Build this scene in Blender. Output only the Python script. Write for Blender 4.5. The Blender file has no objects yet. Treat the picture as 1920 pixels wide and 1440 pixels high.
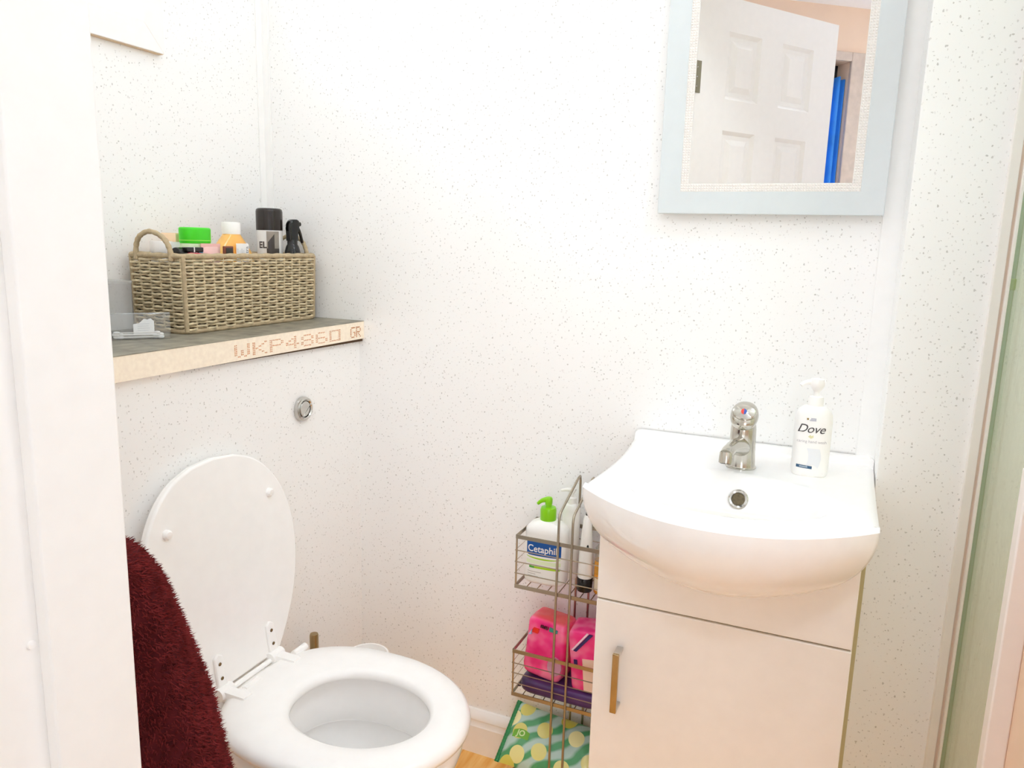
import bpy, bmesh, math, random
from math import sin, cos, pi, radians, sqrt
from mathutils import Vector, Matrix

random.seed(7)
SC = bpy.context.scene
COL = SC.collection

# ------------------------------------------------------------------ camera
yaw, pitch, roll, FPX = radians(22.94), radians(10.52), radians(1.585), 1421.9
fwd = Vector((-sin(yaw)*cos(pitch), cos(yaw)*cos(pitch), -sin(pitch)))
rgt = Vector((cos(yaw), sin(yaw), 0)); upv = rgt.cross(fwd)
R_ = cos(roll)*rgt + sin(roll)*upv; U_ = -sin(roll)*rgt + cos(roll)*upv
cd = bpy.data.cameras.new('camera'); cam = bpy.data.objects.new('camera', cd); COL.objects.link(cam)
mw = Matrix((R_, U_, -fwd)).transposed().to_4x4(); mw.translation = (0, 0, 1.2)
cam.matrix_world = mw
cd.sensor_width = 36; cd.lens = FPX/1920*36; cd.clip_start = 0.01
SC.camera = cam

# ------------------------------------------------------------------ world, light, exposure
w = bpy.data.worlds.new('sky'); SC.world = w; w.use_nodes = True
w.node_tree.nodes['Background'].inputs[0].default_value = (0.75, 0.86, 1.0, 1)
w.node_tree.nodes['Background'].inputs[1].default_value = 1.0
SC.view_settings.view_transform = 'Standard'; SC.view_settings.look = 'None'
SC.view_settings.gamma = 1; SC.view_settings.use_curve_mapping = False
SC.view_settings.exposure = -0.28
SC.cycles.max_bounces = 26; SC.cycles.diffuse_bounces = 24; SC.cycles.transparent_max_bounces = 12; SC.cycles.caustics_reflective = False; SC.cycles.caustics_refractive = False
def area_light(name, loc, size, power, color, rot=(0, 0, 0)):
    l = bpy.data.lights.new(name, 'AREA'); l.shape = 'DISK'; l.size = size; l.energy = power; l.color = color
    o = bpy.data.objects.new(name, l); COL.objects.link(o); o.location = loc; o.rotation_euler = rot
    return o
BATH_LAMP = (-0.50, 0.74, 2.33); SHOWER_FILL = (0.62, 0.82, 2.33); HALL_FILL = (0.07, -0.56, 2.50); HALL_END_FILL = (0.98, -1.55, 2.50)
area_light('bathroom_lamp_light', (BATH_LAMP[0], BATH_LAMP[1], 2.545), 0.36, 2.8, (0.85, 0.945, 1.05))
area_light('shower_fill_light', (SHOWER_FILL[0], SHOWER_FILL[1], 2.545), 0.30, 8.2, (0.85, 0.945, 1.05))  # added lamp, lifts the surfaces that face the shower side
area_light('hall_end_fill_light', (HALL_END_FILL[0], HALL_END_FILL[1], 2.47), 0.30, 1.5, (0.85, 0.945, 1.05))  # added lamp to brighten the far hall wall in the mirror
area_light('hall_fill_light', (HALL_FILL[0], HALL_FILL[1], 2.47), 0.30, 10.0, (0.85, 0.945, 1.05))  # added lamp sending fill light through the doorway

# ------------------------------------------------------------------ materials
def s2l(c): return tuple(((v/255)/12.92 if v/255 <= 0.04045 else (((v/255)+0.055)/1.055)**2.4) for v in c)
MATS = {}
def mat(name, rgb, rough=0.5, metal=0.0, var=0.0, vscale=40, bump=0.0, bscale=300, spec=0.5, coat=0.0, sss=0.0):
    if name in MATS: return MATS[name]
    m = bpy.data.materials.new(name); m.use_nodes = True; nt = m.node_tree; p = nt.nodes['Principled BSDF']
    c = s2l(rgb) + (1,)
    p.inputs['Base Color'].default_value = c
    p.inputs['Roughness'].default_value = rough; p.inputs['Metallic'].default_value = metal
    p.inputs['Specular IOR Level'].default_value = spec; p.inputs['Coat Weight'].default_value = coat
    tc = nt.nodes.new('ShaderNodeTexCoord')
    n = nt.nodes.new('ShaderNodeTexNoise'); n.inputs['Scale'].default_value = vscale; n.inputs['Detail'].default_value = 3
    nt.links.new(tc.outputs['Object'], n.inputs['Vector'])
    r = nt.nodes.new('ShaderNodeValToRGB')
    v = max(var, 0.012)
    r.color_ramp.elements[0].position = 0.3; r.color_ramp.elements[1].position = 0.7
    r.color_ramp.elements[0].color = tuple(x*(1-v) for x in c[:3]) + (1,)
    r.color_ramp.elements[1].color = tuple(min(1, x*(1+v)) for x in c[:3]) + (1,)
    nt.links.new(n.outputs['Fac'], r.inputs['Fac']); nt.links.new(r.outputs['Color'], p.inputs['Base Color'])
    if bump > 0:
        b = nt.nodes.new('ShaderNodeBump'); b.inputs['Strength'].default_value = bump; b.inputs['Distance'].default_value = 0.002
        n2 = nt.nodes.new('ShaderNodeTexNoise'); n2.inputs['Scale'].default_value = bscale
        nt.links.new(tc.outputs['Object'], n2.inputs['Vector'])
        nt.links.new(n2.outputs['Fac'], b.inputs['Height']); nt.links.new(b.outputs['Normal'], p.inputs['Normal'])
    MATS[name] = m
    return m

def speckle_mat(name, rgb):
    m = bpy.data.materials.new(name); m.use_nodes = True; nt = m.node_tree; p = nt.nodes['Principled BSDF']
    N, L = nt.nodes.new, nt.links.new
    tc = N('ShaderNodeTexCoord'); sx = N('ShaderNodeSeparateXYZ'); L(tc.outputs['Object'], sx.inputs[0])
    ad = N('ShaderNodeMath'); ad.operation = 'ADD'; L(sx.outputs[0], ad.inputs[0]); L(sx.outputs[1], ad.inputs[1])
    cb = N('ShaderNodeCombineXYZ'); L(ad.outputs[0], cb.inputs[0]); L(sx.outputs[2], cb.inputs[1])
    dn = N('ShaderNodeTexNoise'); dn.noise_dimensions = '2D'; dn.inputs['Scale'].default_value = 330; L(cb.outputs[0], dn.inputs['Vector'])
    dm = N('ShaderNodeVectorMath'); dm.operation = 'MULTIPLY_ADD'; L(dn.outputs['Color'], dm.inputs[0]); dm.inputs[1].default_value = (.0022, .0022, 0); L(cb.outputs[0], dm.inputs[2])
    def layer(rot, scale, rad, thr, off):
        mp = N('ShaderNodeMapping'); L(dm.outputs[0], mp.inputs[0]); mp.inputs['Rotation'].default_value = (0, 0, rot)
        mp.inputs['Scale'].default_value = scale; mp.inputs['Location'].default_value = (off, off*.7, 0)
        v = N('ShaderNodeTexVoronoi'); v.voronoi_dimensions = '2D'; v.inputs['Scale'].default_value = 1; L(mp.outputs[0], v.inputs['Vector'])
        sc = N('ShaderNodeSeparateColor'); L(v.outputs['Color'], sc.inputs[0])
        # radius varies per cell, some cells have no chip
        rr = N('ShaderNodeMath'); rr.operation = 'MULTIPLY'; L(sc.outputs[0], rr.inputs[0]); rr.inputs[1].default_value = rad
        d = N('ShaderNodeMath'); d.operation = 'LESS_THAN'; L(v.outputs['Distance'], d.inputs[0]); L(rr.outputs[0], d.inputs[1])
        g = N('ShaderNodeMath'); g.operation = 'GREATER_THAN'; L(sc.outputs[1], g.inputs[0]); g.inputs[1].default_value = thr
        k = N('ShaderNodeMath'); k.operation = 'MULTIPLY'; L(d.outputs[0], k.inputs[0]); L(g.outputs[0], k.inputs[1])
        st = N('ShaderNodeMath'); st.operation = 'MULTIPLY_ADD'; L(sc.outputs[2], st.inputs[0]); st.inputs[1].default_value = .45; st.inputs[2].default_value = .10
        o = N('ShaderNodeMath'); o.operation = 'MULTIPLY'; L(k.outputs[0], o.inputs[0]); L(st.outputs[0], o.inputs[1])
        return o
    ls = [layer(.5, (85, 52, 1), .120, .38, 0), layer(-.4, (60, 95, 1), .120, .42, 3.3), layer(1.0, (130, 90, 1), .15, .45, 7.7)]
    mx = ls[0]
    for l in ls[1:]:
        a = N('ShaderNodeMath'); a.operation = 'MAXIMUM'; L(mx.outputs[0], a.inputs[0]); L(l.outputs[0], a.inputs[1]); mx = a
    mix = N('ShaderNodeMix'); mix.data_type = 'RGBA'; L(mx.outputs[0], mix.inputs['Factor'])
    mix.inputs['A'].default_value = s2l(rgb) + (1,); mix.inputs['B'].default_value = s2l((138, 132, 124)) + (1,)
    L(mix.outputs['Result'], p.inputs['Base Color'])
    p.inputs['Roughness'].default_value = 0.28; p.inputs['Specular IOR Level'].default_value = 0.4
    return m

def clear_mat(name, tint=(1, 1, 1), refl=0.08, body=0.06, body_rgb=(250, 250, 250)):
    m = bpy.data.materials.new(name); m.use_nodes = True; nt = m.node_tree; nt.nodes.clear()
    N, L = nt.nodes.new, nt.links.new
    o = N('ShaderNodeOutputMaterial'); t = N('ShaderNodeBsdfTransparent'); t.inputs[0].default_value = tuple(tint) + (1,)
    g = N('ShaderNodeBsdfGlossy'); g.inputs['Roughness'].default_value = .05
    d = N('ShaderNodeBsdfDiffuse'); d.inputs[0].default_value = s2l(body_rgb) + (1,)
    n = N('ShaderNodeTexNoise'); n.inputs['Scale'].default_value = 60; mu = N('ShaderNodeMath'); mu.operation = 'MULTIPLY'
    L(n.outputs['Fac'], mu.inputs[0]); mu.inputs[1].default_value = body*2
    m1 = N('ShaderNodeMixShader'); L(mu.outputs[0], m1.inputs[0]); L(t.outputs[0], m1.inputs[1]); L(d.outputs[0], m1.inputs[2])
    lw = N('ShaderNodeLayerWeight'); lw.inputs[0].default_value = .25
    mr = N('ShaderNodeMath'); mr.operation = 'MULTIPLY_ADD'; L(lw.outputs['Fresnel'], mr.inputs[0]); mr.inputs[1].default_value = .5; mr.inputs[2].default_value = refl*.3
    m2 = N('ShaderNodeMixShader'); L(mr.outputs[0], m2.inputs[0]); L(m1.outputs[0], m2.inputs[1]); L(g.outputs[0], m2.inputs[2])
    L(m2.outputs[0], o.inputs[0])
    return m

def emit_mat(name, rgb, strength):
    m = bpy.data.materials.new(name); m.use_nodes = True; nt = m.node_tree; p = nt.nodes['Principled BSDF']
    p.inputs['Base Color'].default_value = s2l(rgb) + (1,)
    p.inputs['Emission Color'].default_value = s2l(rgb) + (1,); p.inputs['Emission Strength'].default_value = strength
    return m

SPECK = speckle_mat('speckled_panel', (247, 247, 246))
WHITE_TRIM = mat('white_trim', (248, 248, 247), .35)
WHITE_PAINT = mat('white_gloss_paint', (247, 246, 244), .35, bump=.08, bscale=60)
CERAMIC = mat('white_ceramic', (250, 249, 248), .08, spec=.6, coat=.3)
PLASTIC_W = mat('white_plastic', (250, 249, 247), .3)
SEAT_W = mat('white_lacquered_seat', (249, 248, 246), .22)
CHROME = mat('chrome', (205, 203, 198), .12, 1.0)
NICKEL = mat('satin_nickel', (176, 166, 148), .28, 1.0)
BRASS = mat('warm_reflecting_chrome', (190, 168, 128), .25, 1.0, var=.08)
DARK = mat('dark_gap', (60, 52, 40), .8)
BLACK = mat('black_plastic', (22, 20, 19), .25)
PEACH = mat('peach_wall_paint', (238, 212, 188), .8, var=.02, vscale=6)
CEILW = mat('white_ceiling_paint', (244, 245, 247), .85)
WALLIN = mat('white_wall_paint', (246, 246, 245), .7)

# ------------------------------------------------------------------ mesh helpers
class MB:
    def __init__(s): s.v = []; s.f = []; s.m = []
    def add(s, V, F, mi=0):
        o = len(s.v); s.v += [tuple(p) for p in V]; s.f += [tuple(i+o for i in f) for f in F]; s.m += [mi]*len(F); return s
    def box(s, x0, x1, y0, y1, z0, z1, mi=0):
        V = [(x, y, z) for z in (z0, z1) for y in (y0, y1) for x in (x0, x1)]
        return s.add(V, [(0, 2, 3, 1), (4, 5, 7, 6), (0, 1, 5, 4), (2, 6, 7, 3), (0, 4, 6, 2), (1, 3, 7, 5)], mi)
    def rings(s, rings, cap0=True, cap1=True, closed=True, loop=False, mi=0):
        n = len(rings[0]); V = [p for r in rings for p in r]; F = []
        m = len(rings); rng = range(m if loop else m-1)
        for i in rng:
            a, b = i*n, ((i+1) % m)*n
            for j in range(n if closed else n-1):
                k = (j+1) % n
                F.append((a+j, a+k, b+k, b+j))
        if closed and cap0 and not loop: F.append(tuple(reversed(range(n))))
        if closed and cap1 and not loop: F.append(tuple(range((m-1)*n, m*n)))
        return s.add(V, F, mi)
    def lathe(s, prof, c=(0, 0, 0), n=24, sx=1, sy=1, mi=0, M=None, cap0=True, cap1=True):
        rr = []
        for r, z in prof:
            ring = [Vector((r*sx*cos(2*pi*j/n), r*sy*sin(2*pi*j/n), z)) for j in range(n)]
            if M is not None: ring = [M @ p for p in ring]
            rr.append([(p[0]+c[0], p[1]+c[1], p[2]+c[2]) for p in ring])
        return s.rings(rr, cap0, cap1, mi=mi)
    def tube(s, pts, r, n=8, closed=False, mi=0):
        P = [Vector(p) for p in pts]; m = len(P); rr = []; prev = None
        for i in range(m):
            if closed: t = P[(i+1) % m]-P[i-1]
            else: t = P[min(i+1, m-1)]-P[max(i-1, 0)]
            t.normalize()
            if prev is None:
                a = Vector((0, 0, 1)) if abs(t.z) < .9 else Vector((1, 0, 0))
                u = t.cross(a).normalized()
            else:
                u = (prev - t*prev.dot(t)).normalized()
            prev = u; v = t.cross(u)
            ri = r[i] if isinstance(r, (list, tuple)) else r
            rr.append([P[i]+(u*cos(2*pi*j/n)+v*sin(2*pi*j/n))*ri for j in range(n)])
        return s.rings(rr, mi=mi, loop=closed)
    def prism(s, poly, fn, t0, t1, mi=0):
        # poly: list of (u,v); fn(u,v,t) -> xyz
        n = len(poly); V = [fn(u, v, t0) for u, v in poly] + [fn(u, v, t1) for u, v in poly]
        F = [tuple(range(n)), tuple(reversed(range(n, 2*n)))] + [(j, j+n, (j+1) % n+n, (j+1) % n) for j in range(n)]
        return s.add(V, F, mi)
    def grid(s, fn, nu, nv, mi=0, wrap=False):
        V = [fn(i/nu, j/nv) for j in range(nv+1) for i in range(nu+1)]
        F = [(j*(nu+1)+i, j*(nu+1)+i+1, (j+1)*(nu+1)+i+1, (j+1)*(nu+1)+i) for j in range(nv) for i in range(nu)]
        return s.add(V, F, mi)
    def xf(s, M): s.v = [tuple(M @ Vector(p)) for p in s.v]; return s

def obj(name, mb, mats, parent=None, bevel=0, smooth=35, recalc=True, subsurf=0, seg=2):
    me = bpy.data.meshes.new(name)
    me.from_pydata(mb.v, [], mb.f)
    if not isinstance(mats, (list, tuple)): mats = [mats]
    for m in mats: me.materials.append(m)
    for p, i in zip(me.polygons, mb.m): p.material_index = i
    if recalc:
        b = bmesh.new(); b.from_mesh(me); bmesh.ops.recalc_face_normals(b, faces=b.faces); b.to_mesh(me); b.free()
    if smooth:
        me.shade_smooth(); me.set_sharp_from_angle(angle=radians(smooth))
    o = bpy.data.objects.new(name, me); COL.objects.link(o)
    if parent: o.parent = parent
    if bevel:
        md = o.modifiers.new('bevel', 'BEVEL'); md.width = bevel; md.segments = seg; md.limit_method = 'ANGLE'; md.angle_limit = radians(40)
    if subsurf:
        md = o.modifiers.new('sub', 'SUBSURF'); md.levels = subsurf; md.render_levels = subsurf
    return o
def tag(o, label, cat, group=None):
    o['label'] = label; o['category'] = cat
    if group: o['group'] = group
    return o
def thing(name, label, cat, loc=(0, 0, 0), rz=0, group=None, rot=None):
    o = bpy.data.objects.new(name, None); COL.objects.link(o); o.location = loc
    o.rotation_euler = rot if rot else (0, 0, rz); o.empty_display_size = .05
    return tag(o, label, cat, group)
def struct(o, label=None):
    o['kind'] = 'structure'
    if label: o['label'] = label
    return o
def sthing(name, label=None, loc=(0, 0, 0)):
    o = bpy.data.objects.new(name, None); COL.objects.link(o); o.location = loc; return struct(o, label)

_txt = {}
def text_geo(s, size=1.0, shear=0.0, offset=0.0, spacing=1.0):
    cu = bpy.data.curves.new('t', 'FONT'); cu.body = s; cu.size = size; cu.shear = shear; cu.offset = offset; cu.space_character = spacing
    cu.resolution_u = 3; cu.align_x = 'CENTER'; cu.align_y = 'CENTER'
    o = bpy.data.objects.new('t', cu); COL.objects.link(o)
    dg = bpy.context.evaluated_depsgraph_get(); me = bpy.data.meshes.new_from_object(o.evaluated_get(dg))
    V = [tuple(v.co) for v in me.vertices]; F = [tuple(p.vertices) for p in me.polygons]
    bpy.data.objects.remove(o); bpy.data.curves.remove(cu); bpy.data.meshes.remove(me)
    return V, F
def text_on(mb, s, size, fn, mi=0, **k):
    V, F = text_geo(s, size, **k)
    return mb.add([fn(v[0], v[1]) for v in V], F, mi)
def bez(pts, n=8):
    # smooth polyline through points (Catmull-Rom)
    P = [Vector(p) for p in pts]; out = []
    for i in range(len(P)-1):
        p0 = P[max(i-1, 0)]; p1 = P[i]; p2 = P[i+1]; p3 = P[min(i+2, len(P)-1)]
        for j in range(n):
            t = j/n
            out.append(0.5*((2*p1)+(-p0+p2)*t+(2*p0-5*p1+4*p2-p3)*t*t+(-p0+3*p1-3*p2+p3)*t**3))
    out.append(P[-1]); return out

# ------------------------------------------------------------------ room shell
YB, XA, XBOX = 1.485, -1.28, -1.02
YD0, YD1 = 0.27, 0.405
CEIL, HCEIL = 2.60, 2.525
XPIER, YPIER = 0.0897, 1.38

WY0, WY1, WZ0, WZ1 = 0.62, 1.140, 1.599, 2.10   # window opening in the left wall
struct(obj('wall_left', MB().box(XA-.12, XA, YD1, YB, 0, WZ0).box(XA-.12, XA, YD1, YB, WZ1, CEIL).box(XA-.12, XA, YD1, WY0, WZ0, WZ1).box(XA-.12, XA, WY1, YB, WZ0, WZ1), SPECK, smooth=0, recalc=False))
struct(obj('wall_back', MB().box(XA-.12, 1.12, YB, YB+.1, 0, CEIL), SPECK, smooth=0))
struct(obj('wall_boxing', MB().box(XA, XBOX, YD1, YB, 0, 0.972), SPECK, smooth=0), 'speckled panel boxing hiding the cistern behind the toilet')
struct(obj('wall_pier', MB().box(XPIER, 1.02, YPIER, YB, 0, CEIL), SPECK, smooth=0, bevel=.0015), 'speckled panel pier beside the wash basin')
struct(obj('wall_shower', MB().box(1.02, 1.12, YD1, YB, 0, CEIL), SPECK, smooth=0))
struct(obj('wall_right', MB().box(.25, .33, YD1, 1.045, 0, .95), PEACH, smooth=0))
struct(obj('trim_4', MB().box(.24, .34, YD1, 1.065, .95, .965), WHITE_TRIM, bevel=.003), 'white cap board along the low peach wall')
mb = MB(); mb.box(XA-.12, -.530, YD0+.01, YD1, 0, 2.66).box(.215, 1.12, YD0+.01, YD1, 0, 2.66).box(-.530, .215, YD0+.01, YD1, 2.055, 2.66)
mb.box(-1.42, -.530, YD0, YD0+.01, 0, 2.66, 1).box(.215, 1.62, YD0, YD0+.01, 0, 2.66, 1).box(-.530, .215, YD0, YD0+.01, 2.055, 2.66, 1)
struct(obj('wall_front', mb, [WALLIN, WALLIN], smooth=0, recalc=False))
struct(obj('ceiling', MB().box(XA-.12, 1.12, YD1, YB+.1, CEIL, CEIL+.08), CEILW, smooth=0))
# hall behind the camera, seen in the mirror
FP, FD, FN = Vector((-.05, -1.93)), Vector((.8, -.6)), Vector((-.6, -.8))
def far(s, t, z): p = FP+FD*s+FN*t; return (p.x, p.y, z)      # t > 0 lies behind the far wall face
def farbox(mb, s0, s1, t0, t1, z0, z1, mi=0):
    V = [far(s, t, z) for z in (z0, z1) for t in (t0, t1) for s in (s0, s1)]
    return mb.add(V, [(0, 2, 3, 1), (4, 5, 7, 6), (0, 1, 5, 4), (2, 6, 7, 3), (0, 4, 6, 2), (1, 3, 7, 5)], mi)
OS0, OS1, OZ1 = -.80, -.018, 2.242                            # opening in the far hall wall
HS0, HS1, HZ0, HZ1 = .40, 1.70, .35, 2.10                     # added fill window further along the hall wall, out of view
mb = MB(); farbox(mb, -1.75, OS0, 0, .1, 0, HCEIL); farbox(mb, OS1, HS0, 0, .1, 0, HCEIL); farbox(mb, HS1, 2.2, 0, .1, 0, HCEIL); farbox(mb, HS0, HS1, 0, .1, 0, HZ0); farbox(mb, HS0, HS1, 0, .1, HZ1, HCEIL); farbox(mb, OS0, OS1, 0, .1, OZ1, HCEIL)
struct(obj('wall_hall_far', mb, PEACH, smooth=0))
struct(obj('wall_hall_left', MB().box(-1.42, -1.32, -1.2, YD0, 0, HCEIL), WALLIN, smooth=0))
struct(obj('wall_hall_right', MB().box(1.52, 1.62, -3.4, YD0, 0, HCEIL), WALLIN, smooth=0))
struct(obj('ceiling_hall', MB().box(-1.42, 1.62, -3.4, YD0, HCEIL, HCEIL+.08), CEILW, smooth=0))

# floor with separate wooden planks
def wood_mat():
    m = bpy.data.materials.new('orange_oak'); m.use_nodes = True; nt = m.node_tree; p = nt.nodes['Principled BSDF']
    N, L = nt.nodes.new, nt.links.new
    tc = N('ShaderNodeTexCoord'); mp = N('ShaderNodeMapping'); mp.inputs['Scale'].default_value = (30, 3, 30); L(tc.outputs['Object'], mp.inputs[0])
    oi = N('ShaderNodeObjectInfo'); va = N('ShaderNodeVectorMath'); va.operation = 'ADD'; L(mp.outputs[0], va.inputs[0]); L(oi.outputs['Location'], va.inputs[1])
    n = N('ShaderNodeTexNoise'); n.inputs['Scale'].default_value = 2.2; n.inputs['Detail'].default_value = 6; n.inputs['Distortion'].default_value = .6; L(va.outputs[0], n.inputs['Vector'])
    r = N('ShaderNodeValToRGB'); r.color_ramp.elements[0].position = .3; r.color_ramp.elements[1].position = .68
    r.color_ramp.elements[0].color = s2l((240, 172, 76)) + (1,); r.color_ramp.elements[1].color = s2l((255, 216, 140)) + (1,)
    L(n.outputs['Fac'], r.inputs[0]); L(r.outputs[0], p.inputs['Base Color']); p.inputs['Roughness'].default_value = .35
    return m
WOOD = wood_mat()
fl = struct(obj('floor', MB().box(-1.42, 1.62, .30, YB+.1, -.1, -.008), mat('underfloor', (120, 85, 50), .8), smooth=0))
struct(obj('floor_hall', MB().box(-1.42, 1.62, -3.4, .30, -.1, -.001), mat('pale_hall_carpet', (206, 202, 196), .95, var=.05, vscale=200), smooth=0))
pm = None; k = 0
for i in range(-12, 9):
    for j, (y0, y1) in enumerate(((.30, .62), (.62, YB))):
        mbp = MB().box(-.0595, .0595, 0, 1, -.008, 0)
        if pm is None:
            o = obj('plank', mbp, WOOD, fl, smooth=0); pm = o.data
        else:
            o = bpy.data.objects.new('plank', pm); COL.objects.link(o); o.parent = fl
        sh = .21*(i % 3)
        a = y0+(sh if j else 0); b = (y1+sh if j < 1 else y1)
        o.location = (.06+i*.12, a, 0); o.scale = (1, (b-a)-.001, 1)

# baseboard along the back wall: stepped profile
prof = [(0, 0), (-.018, 0), (-.018, .070), (-.0155, .074), (-.0145, .084), (-.0165, .087), (-.016, .092), (-.010, .101), (-.005, .106), (0, .107)]
mb = MB(); mb.prism(prof, lambda a, b, t: (t, YB+a, b), XBOX, -.3345)
struct(obj('baseboard_back', mb, WHITE_PAINT, smooth=30))
struct(obj('baseboard_boxing', MB().prism(prof, lambda a, b, t: (XBOX-a, t, b), YD1, YB-.018), WHITE_PAINT, smooth=30))

# corner trims
struct(obj('trim_1', MB().box(XA, XA+.022, YB-.004, YB, 1.0, CEIL).box(XA, XA+.004, YB-.022, YB-.004, 1.0, CEIL), WHITE_TRIM, bevel=.0012), 'white plastic corner trim where the panels meet above the basket')
t2 = sthing('trim_2', 'wide white cover strip beside the mirror')
obj('strip', MB().box(.058, .0935, YB-.004, YB, 0, CEIL), WHITE_TRIM, t2, bevel=.0015)
obj('gap_shade_line', MB().box(.0937, .0985, YB-.0025, YB, 0, CEIL), mat('gap_shade_beige', (196, 172, 138), .6, var=.12), t2, smooth=0)  # beige line painted as shade in the gap beside the pier

# window in the left wall
win = sthing('window_1', 'bright white framed window above the ledge')
FW = .047
def win_pt(y, z, x): return (x, y, z)
oy0, oy1, oz0, oz1 = WY0-FW, WY1+FW, WZ0-.052, WZ1+FW
quads = [[(oy0, oz0), (oy1, oz0), (WY1, WZ0), (WY0, WZ0)], [(oy1, oz0), (oy1, oz1), (WY1, WZ1), (WY1, WZ0)],
         [(oy1, oz1), (oy0, oz1), (WY0, WZ1), (WY1, WZ1)], [(oy0, oz1), (oy0, oz0), (WY0, WZ0), (WY0, WZ1)]]
for q in quads:
    obj('frame_board', MB().prism(q, lambda a, b, t: (XA+t, a, b), 0, .014), mat('white_window_upvc', (250, 247, 244), .3), win, bevel=.0012)
obj('pane', MB().box(XA-.010, XA-.003, WY0-.004, WY1+.004, WZ0-.004, WZ1+.004), emit_mat('daylit_frosted_glass', (247, 250, 255), 3.0), win, smooth=0)
obj('frame_shadow', MB().box(XA+.0005, XA+.012, oy0, oy1-.002, oz0-.0011, oz0-.0001), mat('frame_shadow_tan', (214, 188, 156), .7), win, smooth=0)  # tan strip painted as the shadow under the window frame

# door frame
df = sthing('door_1', 'white painted door frame around the doorway')
LJ = -.512
mb = MB().box(-.53, LJ, YD0, YD1, 0, 2.045)
obj('jamb', mb, WHITE_PAINT, df, bevel=.0015)
obj('jamb', MB().box(.197, .215, YD0, YD1, 0, 2.045), WHITE_PAINT, df, bevel=.0015)
obj('head', MB().box(-.53, .215, YD0, YD1, 2.037, 2.055), WHITE_PAINT, df, bevel=.0015)
obj('door_stop', MB().box(LJ, -.4995, .335, YD1, 0, 2.037), WHITE_PAINT, df, bevel=.002)
obj('door_stop', MB().box(.185, .197, .335, YD1, 0, 2.037), WHITE_PAINT, df, bevel=.002)
obj('door_stop', MB().box(-.4995, .185, .335, YD1, 2.025, 2.037), WHITE_PAINT, df, bevel=.002)
mb = MB(); mb.lathe([(0.0001, 0), (.0035, .0004), (.003, .0018), (.0001, .0022)], n=10, M=Matrix.Rotation(pi/2, 4, 'Y'), c=(LJ, .330, .905))
obj('paint_drip', mb, WHITE_PAINT, df)
for sx0, sx1 in ((-.60, -.527), (.212, .285)):
    obj('architrave', MB().box(sx0, sx1, YD0-.016, YD0, 0, 2.12), WHITE_PAINT, df, bevel=.004)
obj('architrave', MB().box(-.60, .285, YD0-.016, YD0, 2.05, 2.12), WHITE_PAINT, df, bevel=.004)

# open panelled door leaf out in the hall
DH, TH = Vector((-.505, .285)), radians(36.3)
leaf = sthing('door_2', 'white six panel door standing open into the hall', (DH.x, DH.y, 0)); leaf.rotation_euler = (0, 0, TH-pi/2)
# leaf local: x along the leaf, +y towards the bathroom mirror
LW, LT, LZ = .70, .035, 2.02
cols = ((.150, .307), (.412, .575)); rows = ((.22, .80), (.97, 1.598), (1.70, 1.915))
mb = MB()
xs = [0, .150, .307, .412, .575, LW]; zs = [.006, .22, .80, .97, 1.598, 1.70, 1.915, LZ]
for i in range(5):
    for j in range(7):
        if i in (1, 3) and j in (1, 3, 5): continue
        mb.box(xs[i], xs[i+1], -LT, 0, zs[j], zs[j+1])
b = bmesh.new()
me_ = bpy.data.meshes.new('x'); me_.from_pydata(mb.v, [], mb.f); b.from_mesh(me_)
bmesh.ops.remove_doubles(b, verts=b.verts, dist=1e-5)
seen = {}
for f in list(b.faces):
    key = tuple(sorted(v.index for v in f.verts)); seen.setdefault(key, []).append(f)
dele = [f for v in seen.values() if len(v) > 1 for f in v]
bmesh.ops.delete(b, geom=dele, context='FACES_ONLY'); bmesh.ops.recalc_face_normals(b, faces=b.faces)
b.verts.index_update()
mb = MB(); mb.add([tuple(v.co) for v in b.verts], [tuple(v.index for v in f.verts) for f in b.faces]); b.free()
DOORP = mat('door_white_paint', (238, 235, 230), .45)
obj('leaf', mb, DOORP, leaf, smooth=0)
for (x0, x1) in cols:
    for (z0, z1) in rows:
        def ring(i, y): return [(x0+i, y, z0+i), (x1-i, y, z0+i), (x1-i, y, z1-i), (x0+i, y, z1-i)]
        m2 = MB(); m2.rings([ring(0, 0), ring(.012, -.011), ring(.026, -.012), ring(.045, -.003)], cap0=False, cap1=True)
        m2.rings([ring(0, -LT), ring(.012, -LT+.011), ring(.026, -LT+.012), ring(.045, -LT+.003)], cap0=False, cap1=True)
        obj('panel', m2, DOORP, leaf, smooth=0)
for z in (1.705, .25):
    h = obj('hinge', MB().box(-.004, .032, -.001, .003, z, z+.1), mat('old_brass_hinge', (128, 122, 98), .5), leaf, smooth=0)
    m2 = MB()
    for q in (.02, .05, .08): m2.lathe([(.0025, 0), (.002, .0006)], n=8, M=Matrix.Rotation(-pi/2, 4, 'X'), c=(.016, .003, z+q))
    obj('screw', m2, CHROME, h)

# added hall window, its glowing panes send fill light through the doorway
w3 = sthing('fill_window', 'added white framed hall window with glowing fill panes')
UP = mat('white_window_upvc', (250, 247, 244), .3)
for a_, b_, c_, d_ in ((HS0, HS1, HZ0, HZ0+.06), (HS0, HS1, HZ1-.06, HZ1), (HS0, HS0+.06, HZ0, HZ1), (HS1-.06, HS1, HZ0, HZ1), ((HS0+HS1)/2-.03, (HS0+HS1)/2+.03, HZ0, HZ1)):
    obj('frame_board', farbox(MB(), a_, b_, .02, .07, c_, d_), UP, w3, bevel=.004)
for a_, b_ in ((HS0+.06, (HS0+HS1)/2-.03), ((HS0+HS1)/2+.03, HS1-.06)):
    obj('pane', farbox(MB(), a_, b_, .045, .05, HZ0+.06, HZ1-.06), emit_mat('fill_window_glow', (244, 249, 255), 4.5), w3, smooth=0)
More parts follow.
